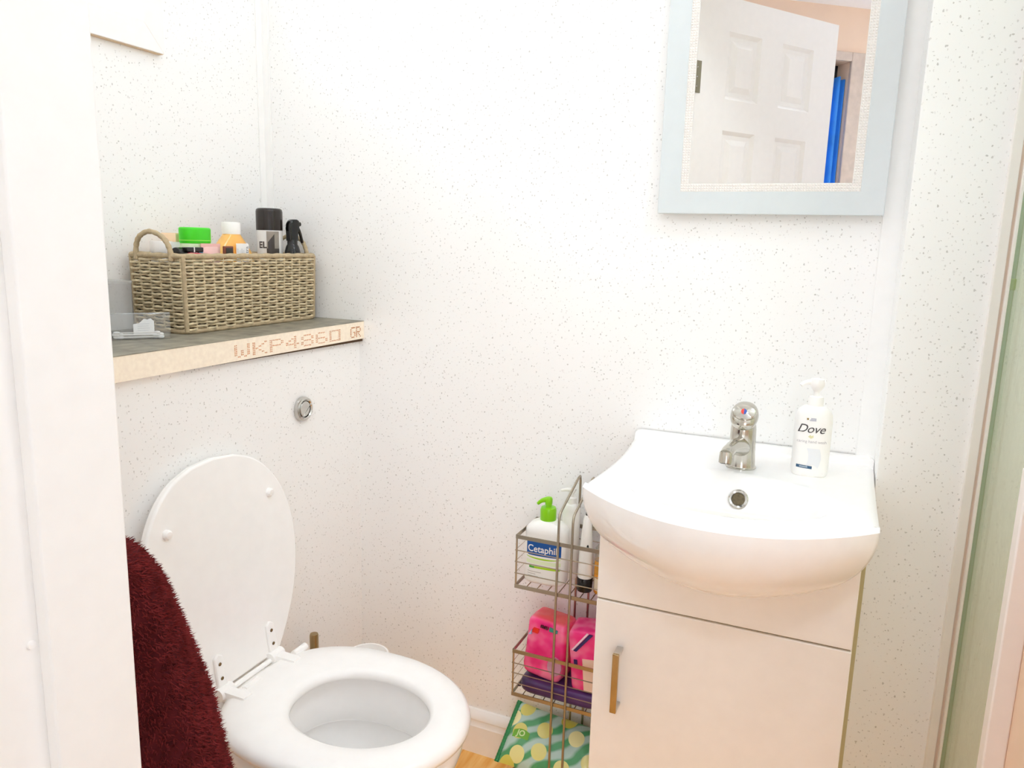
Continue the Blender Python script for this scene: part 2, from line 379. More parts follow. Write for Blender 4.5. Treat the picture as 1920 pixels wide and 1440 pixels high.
# opening with blue curtain in the far hall wall
w2 = sthing('window_2', 'pale framed opening in the hall wall')
FRAMEP = mat('worn_cream_frame', (206, 190, 176), .6, var=.08, vscale=25)
mb = MB(); farbox(mb, OS1, .075, -.02, .0, 0, 2.290); farbox(mb, OS0-.09, OS0, -.02, .0, 0, 2.290)
obj('frame_post', farbox(MB(), OS1, .075, -.022, .0, 0, 2.290), FRAMEP, w2, bevel=.004)
obj('frame_post', farbox(MB(), OS0-.09, OS0, -.022, .0, 0, 2.290), FRAMEP, w2, bevel=.004)
obj('frame_head', farbox(MB(), OS0, OS1, -.022, .0, OZ1, 2.290), FRAMEP, w2, bevel=.004)
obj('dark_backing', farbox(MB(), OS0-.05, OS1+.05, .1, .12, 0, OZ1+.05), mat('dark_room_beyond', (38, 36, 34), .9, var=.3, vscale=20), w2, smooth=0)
def curt(u, v):
    s = OS0+.03+(OS1-.004-OS0-.03)*u; z = .06+(2.165-.06)*v
    return far(s, .030+.020*sin(u*2*pi*15.5+.9)+.004*sin(u*57), z - .012*(1-v)*0 - .012*abs(sin(u*30))*(1 if v == 1 else 0))
o = obj('curtain', MB().grid(curt, 240, 12), mat('blue_curtain_cloth', (50, 140, 232), .6, var=.12, vscale=9), smooth=60, recalc=False)
md = o.modifiers.new('thick', 'SOLIDIFY'); md.thickness = .004
tag(o, 'deep blue curtain hanging in the hall opening, seen in the mirror', 'curtain')

# lamps (outside the frame; the shower and hall ones are added for fill)
def ceiling_lamp(name, label, loc):
    t = thing(name, label, 'lamp', loc)
    obj('base', MB().lathe([(.001, .02), (.15, .02), (.155, .0), (.15, -.012), (.001, -.012)], n=32), WHITE_TRIM, t)
    obj('diffuser', MB().lathe([(.148, -.012), (.140, -.022), (.09, -.029), (.0001, -.030)], n=32, cap0=False), emit_mat('opal_lamp_diffuser', (255, 252, 246), 3.0), t)
    obj('rim', MB().tube([(.152*cos(a*pi/16), .152*sin(a*pi/16), -.012) for a in range(32)], .006, 6, closed=True), CHROME, t)
    return t
ceiling_lamp('ceiling_lamp', 'round white ceiling lamp over the bathroom', (BATH_LAMP[0], BATH_LAMP[1], CEIL-.02))
ceiling_lamp('ceiling_lamp', 'added round white fill lamp above the shower', (SHOWER_FILL[0], SHOWER_FILL[1], CEIL-.02))
ceiling_lamp('ceiling_lamp', 'added round white fill lamp in the peach hall', (HALL_FILL[0], HALL_FILL[1], HCEIL-.02))

ceiling_lamp('ceiling_lamp', 'added round white fill lamp at the far end of the hall', (HALL_END_FILL[0], HALL_END_FILL[1], HCEIL-.02))

# ------------------------------------------------------------------ shower screen on the right
t = thing('shower_screen', 'green tinted glass shower screen fixed to the pier', 'shower screen', (.2385, YPIER, 0))
GX = 0
obj('wall_channel', MB().box(-.022, -.0085, -.014, 0, .02, 2.0).box(-.0045, .0, -.020, 0, .02, 2.0), mat('white_channel', (240, 236, 230), .3), t, bevel=.001)
obj('channel_groove', MB().box(-.0085, -.0045, -.010, 0, .02, 2.0), mat('brown_seal', (222, 206, 190), .6), t, smooth=0)
gm = clear_mat('green_glass', (.97, 1.0, .93), .06, .12, (232, 244, 218))
obj('glass', MB().box(0, .006, -.325, -.004, .02, 1.98), gm, t, smooth=0)
obj('glass_seal', MB().box(-.0006, .0066, -.016, 0, .02, 1.98), mat('green_glass_edge', (142, 172, 132), .2), t, smooth=0)
obj('seal_clip', MB().box(-.002, .008, -.019, -.005, 1.150, 1.168), mat('green_clip', (126, 160, 70), .3), t, bevel=.002)
struct(obj('trim_3', MB().box(.226, .250, 1.032, 1.060, 0, .95), mat('white_post', (246, 240, 236), .35), bevel=.002), 'white post at the end of the peach wall')

# ------------------------------------------------------------------ ledge on the boxing
sh = thing('ledge_shelf', 'grey worktop ledge with raw chipboard edge printed with a code', 'shelf', (-1.15, .95, .972))
SX0, SX1, SZ = XA+1.15, .143, 1.0132-.972
def lam():
    m = mat('grey_stone_laminate', (142, 137, 122), .45, var=.35, vscale=35); return m
obj('chipboard', MB().box(SX0, SX1, YD1-.95, YB-.95-.0005, 0.0, SZ-.0012), mat('raw_chipboard', (252, 238, 218), .8, var=.05, vscale=120), sh, smooth=0)
obj('laminate', MB().box(SX0, SX1+.0005, YD1-.95, YB-.95-.0005, SZ-.0012, SZ), lam(), sh, smooth=0)
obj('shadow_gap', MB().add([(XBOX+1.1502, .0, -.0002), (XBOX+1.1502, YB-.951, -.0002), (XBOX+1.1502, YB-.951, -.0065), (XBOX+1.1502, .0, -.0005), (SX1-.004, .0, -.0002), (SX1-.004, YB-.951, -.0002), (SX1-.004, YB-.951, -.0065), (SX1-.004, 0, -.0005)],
    [(0, 1, 2, 3), (4, 7, 6, 5), (3, 2, 6, 7), (1, 5, 6, 2), (0, 3, 7, 4)]), mat('ledge_gap_shade', (84, 62, 40), .9), sh, smooth=0)  # dark wedge painted as the shade under the ledge
F57 = {'W': '10001 10001 10001 10101 10101 10101 01010', 'K': '10001 10010 10100 11000 10100 10010 10001', 'P': '11110 10001 10001 11110 10000 10000 10000',
       '4': '00010 00110 01010 10010 11111 00010 00010', '8': '01110 10001 10001 01110 10001 10001 01110', '6': '01110 10000 10000 11110 10001 10001 01110',
       '0': '11111 10001 10001 10001 10001 10001 11111', 'G': '01111 10000 10000 10011 10001 10001 01110', 'R': '11110 10001 10001 11110 10100 10010 10001', ' ': ' '.join(['00000']*7)}
mb = MB(); y = 1.070; cw = .0475
for ch, sc in list(zip('WKP4860', [1]*7))+[('G', .46), ('R', .46)]:
    if ch == 'G': y = 1.432
    for r, row in enumerate(F57[ch].split()):
        for c, bit in enumerate(row):
            if bit == '1':
                for dd in (0, 1):
                    yy = y-.95+c*.0082*sc+dd*.0038*sc; zz = .0285-r*.0036+random.uniform(-.0003, .0003)
                    hh = .0011+random.uniform(-.0003, .0003)
                    mb.box(SX1, SX1+.0003, yy-.0011, yy+.0012, zz-hh, zz+hh)
    y += cw*sc
o = obj('printed_code', mb, mat('brown_print', (206, 142, 96), .8, var=.15), sh, smooth=0); o['kind'] = 'stuff'

# flush button
t = thing('flush_button', 'round chrome flush button on the boxing above the toilet', 'flush button', (XBOX, 1.272, .843))
RY = Matrix.Rotation(pi/2, 4, 'Y')
obj('bezel', MB().lathe([(.0265, 0), (.0265, .004), (.0245, .009), (.0205, .0105), (.0185, .0085), (.018, .004), (.0001, .004)], n=40, M=RY), CHROME, t)
mb = MB(); pts = [(.0168*cos(a), .0168*sin(a)) for a in [radians(20+x*10) for x in range(23)]]
obj('button', MB().prism(pts, lambda a, b, q: (q, a, b), .004, .0095), CHROME, t, bevel=.001)
pts = [(.0168*cos(a), .0168*sin(a)) for a in [radians(-112+x*10) for x in range(13)]]
obj('button', MB().prism(pts, lambda a, b, q: (q, a, b), .004, .0078), CHROME, t, bevel=.001)

# ------------------------------------------------------------------ toilet
TY = .988
toi = thing('toilet', 'white ceramic toilet with its seat down and lid raised', 'toilet', (XBOX, TY, 0))
NE = 72
def egg(cx, af, ar, b, z, pw=2.35):
    out = []
    for j in range(NE):
        a = 2*pi*j/NE; c, s = cos(a), sin(a)
        if c >= 0: out.append((cx+af*c, b*s, z))
        else: out.append((cx-ar*abs(c)**(2/pw), b*math.copysign(abs(s)**(2/pw), s), z))
    return out
rings = [egg(.25, .17, .22, .115, 0), egg(.25, .165, .22, .105, .02), egg(.26, .17, .22, .105, .16), egg(.28, .19, .22, .13, .25), egg(.30, .205, .21, .16, .32), egg(.305, .212, .21, .170, .355), egg(.305, .212, .21, .171, .378), egg(.305, .205, .20, .165, .386),
         egg(.325, .155, .15, .125, .387), egg(.325, .148, .14, .118, .383), egg(.325, .142, .135, .112, .345), egg(.325, .138, .13, .108, .305), egg(.325, .142, .135, .112, .299), egg(.325, .155, .145, .125, .303), egg(.325, .158, .148, .128, .29), egg(.32, .145, .135, .115, .24), egg(.30, .11, .11, .085, .19), egg(.28, .06, .06, .05, .14), egg(.28, .03, .03, .025, .12)]
obj('pan', MB().rings(rings), CERAMIC, toi, smooth=50)
obj('pan_shoulder', MB().box(.004, .16, -.10, .10, .12, .386), CERAMIC, toi, bevel=.02, seg=4)
obj('water', MB().add(egg(.30, .112, .112, .087, .192), [tuple(range(NE))]), clear_mat('toilet_water', (.97, .98, .98), .1, .02), toi)
# seat ring
OUT = lambda z, k=1: egg(.315, .215*k, .215*k, .179*k, z, 2.6)
INN = egg(.338, .122, .125, .100, 0, 2.2)
def sring(t, z): return [((a[0]*(1-t)+b[0]*t), (a[1]*(1-t)+b[1]*t), z) for a, b in zip(INN, OUT(0))]
seat = obj('seat', MB().rings([sring(0, .396), sring(-.005, .402), sring(.02, .409), sring(.12, .4145), sring(.5, .4165), sring(.86, .4135), sring(.97, .407), sring(1.0, .400), sring(.98, .393), sring(.9, .390), sring(.1, .390)], loop=True), SEAT_W, toi, smooth=60)
# lid: outline (u across, w up)
lean = math.atan2(.060, .385)
def lidpt(u, w, t):
    # w along the lid, t towards the room
    return (.092 - w*sin(lean) + t*cos(lean), u, .412 + w*cos(lean) + t*sin(lean))
half = [(.086, .0), (.120, .045), (.150, .095), (.170, .150), (.179, .205), (.176, .260), (.160, .310), (.132, .352), (.095, .382), (.050, .399)]
hp = [(p.x, p.y) for p in bez([(u, w, 0) for u, w in half], 5)]
poly = [(u, w) for u, w in hp] + [(0, .404)] + [(-u, w) for u, w in reversed(hp)]
lid = obj('lid', MB().prism(poly, lidpt, -.016, 0), SEAT_W, toi, bevel=.004, seg=3)
for u in (-.123, .123):
    M = Matrix.Translation(Vector(lidpt(u, .305, 0)))@Matrix.Rotation(pi/2-lean*0, 4, 'Y')
    obj('bumper', MB().lathe([(.0085, -.002), (.0085, .004), (.006, .0075), (.0001, .0082)], n=16, M=Matrix.Rotation(pi/2, 4, 'Y'), c=lidpt(u, .305, 0)), PLASTIC_W, lid)
for u in (-.066, .066):
    hg = obj('hinge', MB().prism([(u-.011, -.004), (u+.011, -.004), (u+.010, .062), (u, .068), (u-.010, .062)], lidpt, 0, .006), PLASTIC_W, toi, bevel=.002)
    for w_ in (.024, .050):
        obj('screw', MB().lathe([(.0034, 0), (.003, .0008), (.0018, .0004), (.0001, .0004)], n=12, M=Matrix.Rotation(pi/2, 4, 'Y'), c=lidpt(u, w_, .0062)), mat('bronze_screw', (120, 96, 62), .4, .9), hg)
    mb = MB(); mb.tube([(.098, u-.016, .412), (.098, u+.016, .412)], .0115, 16)
    mb.box(.098, .150, u-.010, u+.010, .400, .4185); mb.tube([(.125, u+.02, .41), (.125, u+.055, .41)], .0075, 12)
    mb.lathe([(.018, .384), (.018, .396), (.012, .405), (.0001, .407)], c=(.086, u-.004, 0), n=20)
    obj('hinge_block', mb, PLASTIC_W, toi, smooth=40)
obj('hinge_rod', MB().tube([(.098, -.066, .409), (.098, .066, .409)], .005, 10), PLASTIC_W, toi)

# toilet brush behind the pan
t = thing('toilet_brush', 'chrome handled toilet brush standing behind the toilet', 'toilet brush', (-.975, 1.238, 0))
obj('holder', MB().lathe([(.001, 0), (.034, 0), (.034, .12), (.03, .125), (.012, .13), (.001, .13)], n=24), mat('brushed_steel', (170, 160, 140), .35, 1), t)
obj('handle', MB().lathe([(.0095, .125), (.0095, .350), (.0085, .3535), (.0001, .354)], n=20), mat('bronze_chrome', (168, 148, 112), .25, 1.0), t)
# white tub
t = thing('plastic_tub', 'small white plastic tub with open rim against the back wall', 'tub', (-.880, 1.300, 0))
obj('body', MB().lathe([(.038, 0), (.045, .290), (.047, .293), (.047, .297), (.043, .297), (.042, .290), (.034, .006), (.001, .006)], n=40, cap1=False), PLASTIC_W, t)

# ------------------------------------------------------------------ wash basin and vanity
XC, BW = -.130, .222
SKX0, SKX1 = -.333, .0735
YF = 1.19
van = thing('vanity_cabinet', 'white single door vanity cabinet under the basin', 'cabinet', (XC, 1.33, 0))
VW = mat('white_cabinet_board', (244, 240, 235), .32, var=.01)
ox, oy = -XC, -1.33
for a_, b_ in ((SKX0, SKX0+.016), (SKX1-.016, SKX1)): obj('side_panel', MB().box(a_+ox, b_+ox, YF+.018+oy, YB+oy-.004, .0, .79), VW, van, smooth=0)
obj('base_panel', MB().box(SKX0+.016+ox, SKX1-.016+ox, YF+.018+oy, YB+oy-.004, .06, .076), VW, van, smooth=0)
obj('back_panel', MB().box(SKX0+.016+ox, SKX1-.016+ox, YB+oy-.010, YB+oy-.004, .076, .60), VW, van, smooth=0)
obj('front_panel', MB().box(SKX0+ox, SKX1+ox-.001, YF+oy, YF+.0165+oy, .6015, .79), VW, van, bevel=.0015)
vd = obj('door', MB().box(SKX0+ox, SKX1+ox-.001, YF+oy, YF+.0165+oy, .06, .598), VW, van, bevel=.0015)
obj('door_gap', MB().box(SKX0+ox+.001, SKX1+ox-.003, YF+.006+oy, YF+.017+oy, .597, .6025), mat('shadow_gap_edge', (150, 138, 112), .8), vd, smooth=0)
hx = -.2865+ox
hd = obj('handle', MB().box(hx-.0055, hx+.0055, -.031+YF+oy, -.025+YF+oy, .410, .520), BRASS, vd, bevel=.001)
for z_ in (.410, .514): obj('handle_post', MB().box(hx-.0055, hx+.0055, -.026+YF+oy, YF+oy, z_, z_+.006), CHROME, hd, bevel=.0008)

obj('gap_shade_strip', MB().box(SKX1+.0009+ox, SKX1+.0078+ox, 1.240+oy, 1.256+oy, .0, .770), mat('khaki_gap_shade', (186, 176, 134), .7), van, smooth=0)  # khaki strip painted as shade in the gap beside the cabinet
bas = thing('wash_basin', 'white semi recessed ceramic wash basin on the vanity cabinet', 'basin', (XC, 1.33, .79))
ZD = .8245
def halfw(v, u):      # v 0 back .. 1 front corner : concave sides
    return .2195 - (.012 if u < 0 else .0015)*sin(pi*min(v, 1)) - .004*v
def yfront(u):     # u -1..1
    return 1.118 - .105*(1-abs(u)**2.1)
def bowl(x, y):
    a, b_ = .168, (.118 if y > 1.185 else .115)
    r = sqrt(((x+.003)/a)**2+((y-1.185)/b_)**2)
    if r >= 1: return 0
    return -.115*(0.5+0.5*cos(pi*r**1.55))
def top(uu, vv):
    u = uu*2-1
    yb, yf = YB-.003, yfront(u)
    y = yb+(yf-yb)*vv
    vs = (YB-y)/(YB-1.118)
    x = u*halfw(min(vs, 1), u)
    z = ZD + bowl(x, y)
    # upstand along the wall
    dback = YB-y
    z += .0125*(1-min(max((dback-.020)/.010, 0), 1)**1.0) if dback < .030 else 0
    # gentle outer lip
    e = min(1-vv, (1-abs(u))*.9)
    return (x, y-1.33, z-.79, e)
NU, NV = 96, 96
def gl(a): return a - .35*sin(4*pi*a)/(4*pi)*0
V = []; F = []
for j in range(NV+1):
    for i in range(NU+1):
        x, y, z, e = top(i/NU, j/NV)
        d = min((1-j/NV)*.42, (1-abs(i/NU*2-1))*.22)
        if d < .014 and (1-j/NV)*.42 < .014: z -= .005*(1-(1-j/NV)*.42/.014)**2
        elif d < .010: z -= .004*(1-d/.010)**2
        V.append((x, y, z)); F
F = [(j*(NU+1)+i, j*(NU+1)+i+1, (j+1)*(NU+1)+i+1, (j+1)*(NU+1)+i) for j in range(NV) for i in range(NU)]
mb = MB(); mb.add(V, F)
# outline loop and skirt : back-left -> front -> back-right
left = [V[j*(NU+1)] for j in range(NV+1)]; front = [V[NV*(NU+1)+i] for i in range(1, NU)]; right = [V[j*(NU+1)+NU] for j in range(NV, -1, -1)]
loop = left+front+right
def skirt(g, z, inset, yk):
    out = []
    for (x, y, zz) in loop:
        yw = y+1.33
        X = x*(1-inset)
        Yw = min(yw, 1.24); Yn = 1.24-(1.24-Yw)*g if yw < 1.24 else yw
        out.append((X*(g if yw < 1.24 else 1)*1.0 if yk else X, (Yn if yw < 1.24 else yw)-1.33, z-.79))
    return out
for sd in ([p for p in left if p[1]+1.33 >= 1.183], [p for p in right if p[1]+1.33 >= 1.183]):
    mb.rings([sd, [(x, y, z-.007) for x, y, z in sd], [(x*.997, y, z-.020) for x, y, z in sd], [(x*.985, y, z-.034) for x, y, z in sd]], cap0=False, cap1=False, closed=False)
# bulging underside in front of the cabinet, flowing out of the rim
YP = 1.1895
fl_ = [p for p in left if p[1]+1.33 <= YP+.004]+front+[p for p in right if p[1]+1.33 <= YP+.004]
lev = [fl_]
for k in range(29):
    th = pi/2*k/28; ct, st_ = max(cos(th), .0), sin(th)
    lev.append([(x*.999*(ct**.9 if k < 28 else .0), (min(YP, YP-(YP-(y+1.33))*ct**.85))-1.33, z-.005-.1390*st_) for x, y, z in fl_])
ceram = obj('basin_top', mb, CERAMIC, bas, smooth=55)
obj('bowl_underside', MB().rings(lev, cap0=False, cap1=False, closed=False), CERAMIC, bas, smooth=60)
# overflow
ov = Vector((-.120+.130, 1.262-1.33, ZD-.79-.040))
nrm = Vector((0, -.80, .60)).normalized(); q = nrm.to_track_quat('Z', 'Y').to_matrix().to_4x4()
OV_POS = None
yy = 1.262
for k in range(200):
    yy = 1.295-k*.0005
    if bowl(.010, yy) < -.036: break
e = 1e-3; dz = (bowl(.010, yy+e)-bowl(.010, yy-e))/(2*e); nrm = Vector((0, -dz, 1)).normalized(); q = nrm.to_track_quat('Z', 'Y').to_matrix().to_4x4()
pos = (.010, yy-1.33, ZD-.79+bowl(.010, yy))
o = obj('overflow_ring', MB().lathe([(.0160, -.003), (.0165, .0015), (.0145, .003), (.0115, .002), (.0105, -.001)], n=32, M=q, c=pos, cap0=False, cap1=False), CHROME, bas)
obj('overflow_hole', MB().lathe([(.0108, .0008), (.0108, .0012)], n=24, M=q, c=pos), mat('overflow_dark', (96, 84, 58), .6, var=.4, vscale=250), o)  # mottled dark disc closes the ring

# ---- tap
tap = thing('mixer_tap', 'chrome single lever mixer tap with red and blue dot on the basin', 'tap', (-.128, 1.345, ZD-.001))
TM = mat('tap_chrome', (200, 197, 188), .14, 1.0)
rings = []
for z, r, dy in ((0, .0245, 0), (.002, .0250, 0), (.006, .0238, 0), (.03, .0225, -.001), (.055, .0218, -.002), (.070, .0215, -.003), (.078, .0205, -.003), (.082, .017, -.003)):
    rings.append([(r*cos(a*pi/16), dy+r*sin(a*pi/16), z) for a in range(32)])
body = obj('body', MB().rings(rings), TM, tap, smooth=45)
obj('base_ring', MB().lathe([(.0262, 0), (.0262, .003), (.0245, .004)], n=32), TM, tap)
sp = bez([(0, -.008, .038), (-.004, -.035, .045), (-.009, -.062, .049), (-.013, -.086, .048), (-.015, -.098, .044)], 5)
obj('spout', MB().tube(sp, [.0175-.0065*min(1, i/12) for i in range(len(sp))], 20), TM, tap, smooth=50)
dirn = Matrix.Rotation(radians(-12), 4, 'X')
ae = obj('aerator', MB().lathe([(.0105, .004), (.0115, -.004), (.0115, -.014), (.0095, -.0145), (.0001, -.0135)], n=24, M=dirn, c=(-.0148, -.0955, .0445)), TM, tap)
obj('aerator_mesh', MB().lathe([(.0088, -.0152), (.0001, -.0153)], n=20, M=dirn, c=(-.0148, -.0955, .0445)), DARK, ae)
# lever cap : rounded hood leaning forward
def hood(u, v):
    a = 2*pi*u; t = v*pi
    x = .0235*sin(t)*cos(a); y = .030*sin(t)*sin(a); z = .0165*cos(t)
    x = math.copysign(abs(x/.0235)**.85*.0235, x)
    p = Matrix.Rotation(radians(38), 4, 'X') @ Vector((x, y, z))
    return (p.x, p.y-.008, p.z+.094)
lev = obj('lever', MB().grid(hood, 32, 18), TM, tap, smooth=60)
LM = Matrix.Translation((0, -.008, .094)) @ Matrix.Rotation(radians(62), 4, 'X') @ Matrix.Translation((.001, 0, .0232))
obj('cap_face', MB().lathe([(.0165, -.006), (.0165, .0008), (.0145, .0024), (.0001, .0030)], n=32, M=LM, sx=1.18, sy=.85), TM, lev)
pr = [(.0048*cos(radians(90+k*15)), .0048*sin(radians(90+k*15))) for k in range(13)]
pb = [(.0048*cos(radians(-90+k*15)), .0048*sin(radians(-90+k*15))) for k in range(13)]
mb = MB(); mb.prism(pr, lambda a, b, t: tuple(LM @ Vector((a, b, t))), .0025, .0038, 0); mb.prism(pb, lambda a, b, t: tuple(LM @ Vector((a, b, t))), .0025, .0038, 1)
obj('temperature_dot', mb, [mat('red_dot', (238, 62, 40), .3), mat('blue_dot', (44, 84, 176), .3)], lev, smooth=0)

# ------------------------------------------------------------------ pump bottles
def sup(a, p): c, s = cos(a), sin(a); return math.copysign(abs(c)**(2/p), c), math.copysign(abs(s)**(2/p), s)
def oval_body(prof, p=2.6, n=48):
    # prof : (a, b, z)
    rr = []
    for a, b, z in prof:
        rr.append([(a*sup(2*pi*j/n, p)[0], b*sup(2*pi*j/n, p)[1], z) for j in range(n)])
    return MB().rings(rr)
def front_map(a, b, off, p=2.6):
    # (x across, z) on the -y face of an oval body
    def fn(x, z):
        k = max(0, 1-abs(x/a)**p)**(1/p)
        return (x, -(b*k)-off, z)
    return fn
def patch(mb, fn, x0, x1, z0, z1, n=10, mi=0, skew=0):
    return mb.grid(lambda u, v: fn(x0+(x1-x0)*u, z0+(z1-z0)*v+skew*((x0+(x1-x0)*u))), n, 2, mi)

hw = thing('hand_wash_bottle', 'white pump bottle of hand wash standing on the basin corner', 'bottle', (-.0165, 1.353, ZD), radians(4))
HWA, HWB = .0300, .0185
bd = obj('body', oval_body([(.026, .015, 0), (.0285, .0175, .003), (HWA, HWB, .010), (HWA, HWB, .095), (.0290, .018, .106), (.0255, .0165, .114), (.018, .014, .1195), (.0125, .0125, .121)]), mat('pearl_white_plastic', (250, 249, 247), .28), hw, smooth=50)
obj('collar', MB().lathe([(.0125, .120), (.0125, .133), (.0115, .136), (.005, .137), (.0042, .150), (.0001, .150)], n=24), PLASTIC_W, hw)
nz = bez([(.012, 0, .160), (-.004, 0, .161), (-.018, -.004, .159), (-.026, -.007, .154)], 5)
mb = MB().tube(nz, [.0062-.003*i/len(nz) for i in range(len(nz))], 12); mb.lathe([(.0052, .145), (.011, .153), (.0125, .160), (.011, .166), (.0001, .168)], n=20)
obj('pump', mb, PLASTIC_W, hw, smooth=50)
fm = front_map(HWA, HWB, .0004)
sk = -.10
mb = MB()
fs = lambda x, z: fm(x, z)
text_on(mb, 'Dove', .0205, lambda x, y: fs(x-.004, .083+y), 0, shear=.35, spacing=.95)
obj('brand_text', mb, mat('charcoal_print', (70, 66, 66), .6), bd, smooth=0)
mb = MB(); patch(mb, fm, -.012, -.009, .0985, .1015); 
obj('crest', mb, mat('gold_print', (150, 122, 60), .5), bd, smooth=0)
mb = MB()
for k in range(3): patch(mb, fm, -.0075+.001*k, .0028, .0972+.0018*k, .0983+.0018*k)
obj('small_print', mb, mat('lilac_grey_print', (176, 178, 196), .6), bd, smooth=0)
mb = MB(); text_on(mb, 'caring hand wash', .0068, lambda x, y: fs(x-.001, .0615+y), 0)
obj('product_text', mb, mat('pale_grey_print', (186, 184, 188), .6), bd, smooth=0)
mb = MB(); pl = [(-.0075, .0700), (-.003, .0668), (.001, .0690), (.0005, .0732), (-.002, .0712), (-.0045, .0730)]
mb.add([fm(a, b_) for a, b_ in pl], [tuple(range(len(pl)))])
obj('bird_emblem', mb, mat('pale_gold_print', (226, 222, 176), .5), bd, smooth=0)
mb = MB(); mb.grid(lambda u, v: fm(-.008+.020*u+.004*sin(3*v), .022+.028*v-.006*(u-.5)**2*4*(1-v)), 10, 6)
obj('drop_print', mb, mat('ghost_print', (236, 238, 242), .4), bd, smooth=0)
mb = MB(); patch(mb, fm, -.022, .003, .0145, .0195, skew=-.05)
bar = obj('blue_bar', mb, mat('teal_blue_print', (52, 92, 128), .4), bd, smooth=0)
fm2 = front_map(HWA, HWB, .0006); mb = MB(); patch(mb, fm2, -.017, -.004, .0160, .0182, skew=-.05)
obj('bar_text', mb, mat('pale_blue_print', (170, 186, 200), .4), bar, smooth=0)

# ------------------------------------------------------------------ mirror
MZ0, MX0, MX1, MY = 1.263, -.329, .0590, 1.463
mir = thing('wall_mirror', 'wall mirror with pale blue glass border and beaded inner edge', 'mirror', (-.135, YB, MZ0))
mx0, mx1, mzh = MX0+.135, MX1+.135, .66
my = MY-YB
iw = .0400; ib = .0145
def rect(i, y): return [(mx0+i, y, i), (mx1-i, y, i), (mx1-i, y, mzh-i), (mx0+i, y, mzh-i)]
obj('backing', MB().box(mx0+.006, mx1-.006, my+.006, 0, .006, mzh-.006), mat('mirror_back', (200, 200, 196), .7), mir, smooth=0)
GLB = mat('pale_blue_glass_border', (214, 221, 223), .16, spec=.4, coat=.15)
obj('glass_border', MB().rings([rect(0, my+.008), rect(0, my), rect(.001, my-.001), rect(iw-.0005, my-.001), rect(iw, my), rect(iw, my+.008)], loop=True), GLB, mir, smooth=0)
ii = iw+ib
MIRM = mat('mirror_silver', (238, 236, 232), .0, 1.0)
MIRM.node_tree.nodes['Principled BSDF'].inputs['Base Color'].default_value = (.93, .93, .92, 1)
for l_ in list(MIRM.node_tree.links):
    if l_.to_socket.name == 'Base Color': MIRM.node_tree.links.remove(l_)
obj('mirror_glass', MB().box(mx0+ii-.004, mx1-ii+.004, my+.0015, my+.006, ii-.004, mzh-ii+.004), MIRM, mir, smooth=0)
bs = obj('bead_bed', MB().rings([rect(iw, my), rect(iw, my+.003), rect(ii, my+.003), rect(ii, my)], loop=True), mat('bead_bed_silver', (232, 229, 225), .35), mir, smooth=0)
bv = []; bf = []
def bead(x, z, r):
    o = len(bv)
    ring = [(r*cos(pi/4+k*pi/2), r*sin(pi/4+k*pi/2)) for k in range(4)]
    bv.extend([(x+a, my, z+b) for a, b in ring]); bv.extend([(x+a*.6, my-.0016, z+b*.6) for a, b in ring])
    bf.extend([(o+k, o+(k+1) % 4, o+4+(k+1) % 4, o+4+k) for k in range(4)]); bf.append((o+4, o+5, o+6, o+7))
stp = .0046
for row in range(3):
    i = iw+.0024+row*stp
    nx = int((mx1-mx0-2*i)/stp); nz_ = int((mzh-2*i)/stp)
    for k in range(nx+1):
        x = mx0+i+k*(mx1-mx0-2*i)/nx; bead(x, i, .0021); bead(x, mzh-i, .0021)
    for k in range(1, nz_):
        z = i+k*(mzh-2*i)/nz_; bead(mx0+i, z, .0021); bead(mx1-i, z, .0021)
mb = MB(); mb.add(bv, bf)
o = obj('beads', mb, mat('clear_glass_beads', (244, 240, 236), .12, spec=.8), mir, smooth=0); o['kind'] = 'stuff'

# ------------------------------------------------------------------ woven basket on the ledge
ZS = 1.0132
SEAG = mat('seagrass_cord', (212, 196, 162), .85, var=.20, vscale=90, bump=.5, bscale=500)
SEAG2 = mat('seagrass_cord_pale', (188, 169, 136), .85, var=.14, vscale=120, bump=.5, bscale=500)
bk = thing('woven_basket', 'grey brown woven seagrass basket full of toiletries on the ledge', 'basket', (-1.189, 1.262, ZS))
HX, HY, BH = .066, .190, .146
def peri(d, hx, hy, r=.012):
    # point at distance d round a rounded rectangle, with outward normal
    segs = [('l', (hx, -hy+r), (hx, hy-r), (1, 0)), ('a', (hx-r, hy-r), 0), ('l', (hx-r, hy), (-hx+r, hy), (0, 1)), ('a', (-hx+r, hy-r), 90),
            ('l', (-hx, hy-r), (-hx, -hy+r), (-1, 0)), ('a', (-hx+r, -hy+r), 180), ('l', (-hx+r, -hy), (hx-r, -hy), (0, -1)), ('a', (hx-r, -hy+r), 270)]
    for sg in segs:
        if sg[0] == 'l':
            L_ = sqrt((sg[2][0]-sg[1][0])**2+(sg[2][1]-sg[1][1])**2)
            if d <= L_: t_ = d/L_; return (sg[1][0]+(sg[2][0]-sg[1][0])*t_, sg[1][1]+(sg[2][1]-sg[1][1])*t_), sg[3]
        else:
            L_ = r*pi/2
            if d <= L_:
                a = radians(sg[2])+d/r; return (sg[1][0]+r*cos(a), sg[1][1]+r*sin(a)), (cos(a), sin(a))
        d -= L_
    return (hx, -hy+r), (1, 0)
def plen(hx, hy, r=.012): return 4*(hx+hy)-8*r+2*pi*r
mb = MB(); NROW = 23; NWAVE = 20
